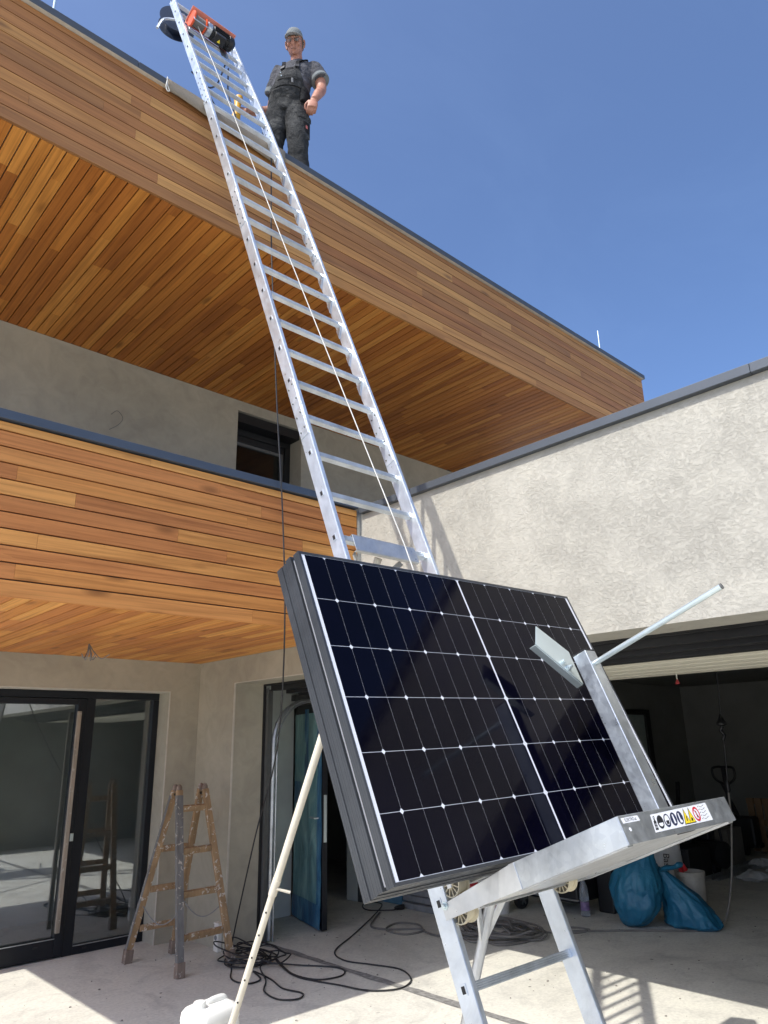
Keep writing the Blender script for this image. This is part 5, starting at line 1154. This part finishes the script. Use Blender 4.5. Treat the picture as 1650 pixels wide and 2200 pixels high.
mb = MB(); mb.box(10.1, 10.55, 4.52, 5.0, 0, .42); mb.build('box', plain('grey_card', (.20, .185, .16), .9), bx, bevel=.006)
mb = MB(); mb.box(10.09, 10.40, 4.51, 5.01, .421, .428); mb.build('flap', plain('grey_card_flap', (.24, .22, .19), .9), bx)
mb = MB(); mb.lathe([(.02, 0), (.02, .004)], (10.099, 4.72, .22), (-1, 0, 0), 12); mb.build('hand_hole', M['black'], bx)
for i, (p, q) in enumerate((((8.62, 4.36, .02), (10.62, 4.38, .02)), ((8.95, 4.22, .02), (10.62, 4.20, .02)))):
    mb = MB(); d = (Vector(q)-Vector(p)).normalized(); s_ = d.cross(Vector((0, 0, 1)))
    P0, P1 = Vector(p), Vector(q)
    mb.bar(P0-Vector((0, 0, .016)), P1-Vector((0, 0, .016)), .075, .004); mb.bar(P0+s_*.037, P1+s_*.037, .003, .035); mb.bar(P0-s_*.037, P1-s_*.037, .003, .035)
    tag(mb.build('steel_channel', M['galv'], origin=p), ['longer galvanised channel lying on the garage floor by the crate', 'shorter galvanised channel lying nearest the viewer'][i], 'steel profile', 'steel channels on the floor')
pt_ = thing('pallet_truck', 'black hand pallet truck with loop handle against the back of the garage', 'pallet truck', (11.0, 4.75, 0))
mb = MB(); mb.tube(smooth_path([(11.0, 4.86, .92), (11.0, 4.98, 1.0), (11.0, 5.0, 1.12), (11.0, 4.93, 1.15), (11.0, 4.84, 1.15), (11.0, 4.74, 1.15), (11.0, 4.69, 1.12), (11.0, 4.70, 1.0), (11.0, 4.80, .92)], 5, True), .017, 8, True); mb.build('loop_handle', M['black'], pt_, smooth=True)
mb = MB(); mb.bar((11.0, 4.84, 1.14), (11.02, 4.83, .62), .05, .035, (1, 0, 0)); mb.bar((11.02, 4.83, .64), (11.15, 4.80, .16), .06, .05, (1, 0, 0)); mb.bar((11.0, 4.90, .95), (11.05, 4.72, .45), .03, .02, (1, 0, 0)); mb.build('drawbar', M['steel_dark'], pt_)
mb = MB(); mb.box(11.02, 11.25, 4.55, 5.08, .12, .50); mb.build('pump_body', M['black'], pt_, bevel=.03)
for yy in (4.60, 4.88): mb = MB(); mb.box(11.26, 12.4, yy, yy+.16, .08, .14); mb.build('fork', M['black'], pt_, bevel=.01)
for yy in (4.70, 4.86): mb = MB(); mb.lathe([(.09, 0), (.10, .01), (.10, .05), (.09, .06)], (11.10, yy, .10), (0, 1, 0), 18); mb.build('wheel', M['rubber'], pt_, smooth=True)
pw = thing('pallet', 'brown wooden pallet standing on edge beside the pallet truck', 'pallet', (11.5, 4.5, 0))
for i in range(5):
    mb = MB(); mb.box(11.40+.0*i, 11.42, 4.22+.11*i, 4.31+.11*i, 0.02, .72); mb.build('board', M['brown_ply'], pw, bevel=.004)
for z_ in (.06, .36, .64):
    mb = MB(); mb.box(11.425, 11.50, 4.20, 4.77, z_, z_+.07); mb.build('runner', M['brown_ply'], pw, bevel=.004)
tr_ = thing('black_trough', 'black mortar trough with white plastic sheet at the far right of the garage', 'trough', (11.2, 3.95, 0))
mb = MB(); mb.loft([[(x, y, z) for x, y in ((11.0+i_, 3.75+i_), (11.6-i_, 3.75+i_), (11.6-i_, 4.35-i_), (11.0+i_, 4.35-i_))] for z, i_ in ((0, .08), (.30, 0))]); mb.build('body', M['black'], tr_, bevel=.02)
sackblob('plastic_sheet', 'crumpled pale plastic sheet lying over the black trough', 'plastic sheet', [(11.25, 4.0, .30, .12, .15), (11.25, 4.0, .34, .24, .27), (11.25, 4.0, .42, .18, .2), (11.25, 4.02, .48, .05, .06)], M['paper'], None, .05, 22)
for i, (x, y, s_) in enumerate(((10.25, 4.21, .12), (9.45, 3.99, .07), (9.25, 3.90, .16), (9.9, 3.95, .06))):
    sackblob('plastic_scrap', ['larger crumpled clear plastic scrap beside the steel channels', 'small white scrap on the garage floor', 'flat pale plastic scrap lying nearest the cord', 'tiny pale scrap near the far end of the channels'][i], 'scrap', [(x, y, .003, s_*.6, s_*.7), (x, y, .015+s_*.12, s_, s_*1.2), (x, y, .03+s_*.35, s_*.5, s_*.6), (x, y, .035+s_*.4, s_*.1, s_*.1)], M['paper'], 'plastic scraps on the garage floor', .06, 30+i)
# frosted window/door at the end of the left wall
fd_ = thing('frosted_door', 'dark framed frosted glass door in the far left garage wall', 'door', (11.5, 6.42, 0))
mb = MB(); mb.box(11.0, 11.12, 6.36, 6.4245, 0, 2.02); mb.box(11.82, 11.96, 6.36, 6.4245, 0, 2.02); mb.box(11.1205, 11.8195, 6.36, 6.4245, 1.94, 2.02); mb.build('frame', M['black'], fd_, bevel=.004)
mb = MB(); mb.box(11.1205, 11.8195, 6.40, 6.4235, 0.0, 1.9395); mb.build('frosted_pane', M['frost'], fd_)
mb = MB(); mb.bar((10.4, 5.35, 0.02), (10.75, 5.42, .95), .05, .03, (1, 0, 0)); tag(mb.build('leaning_bar', M['steel_dark'], origin=(10.4, 5.35, 0)), 'dark steel bar leaning to the left of the pallet truck', 'bar')
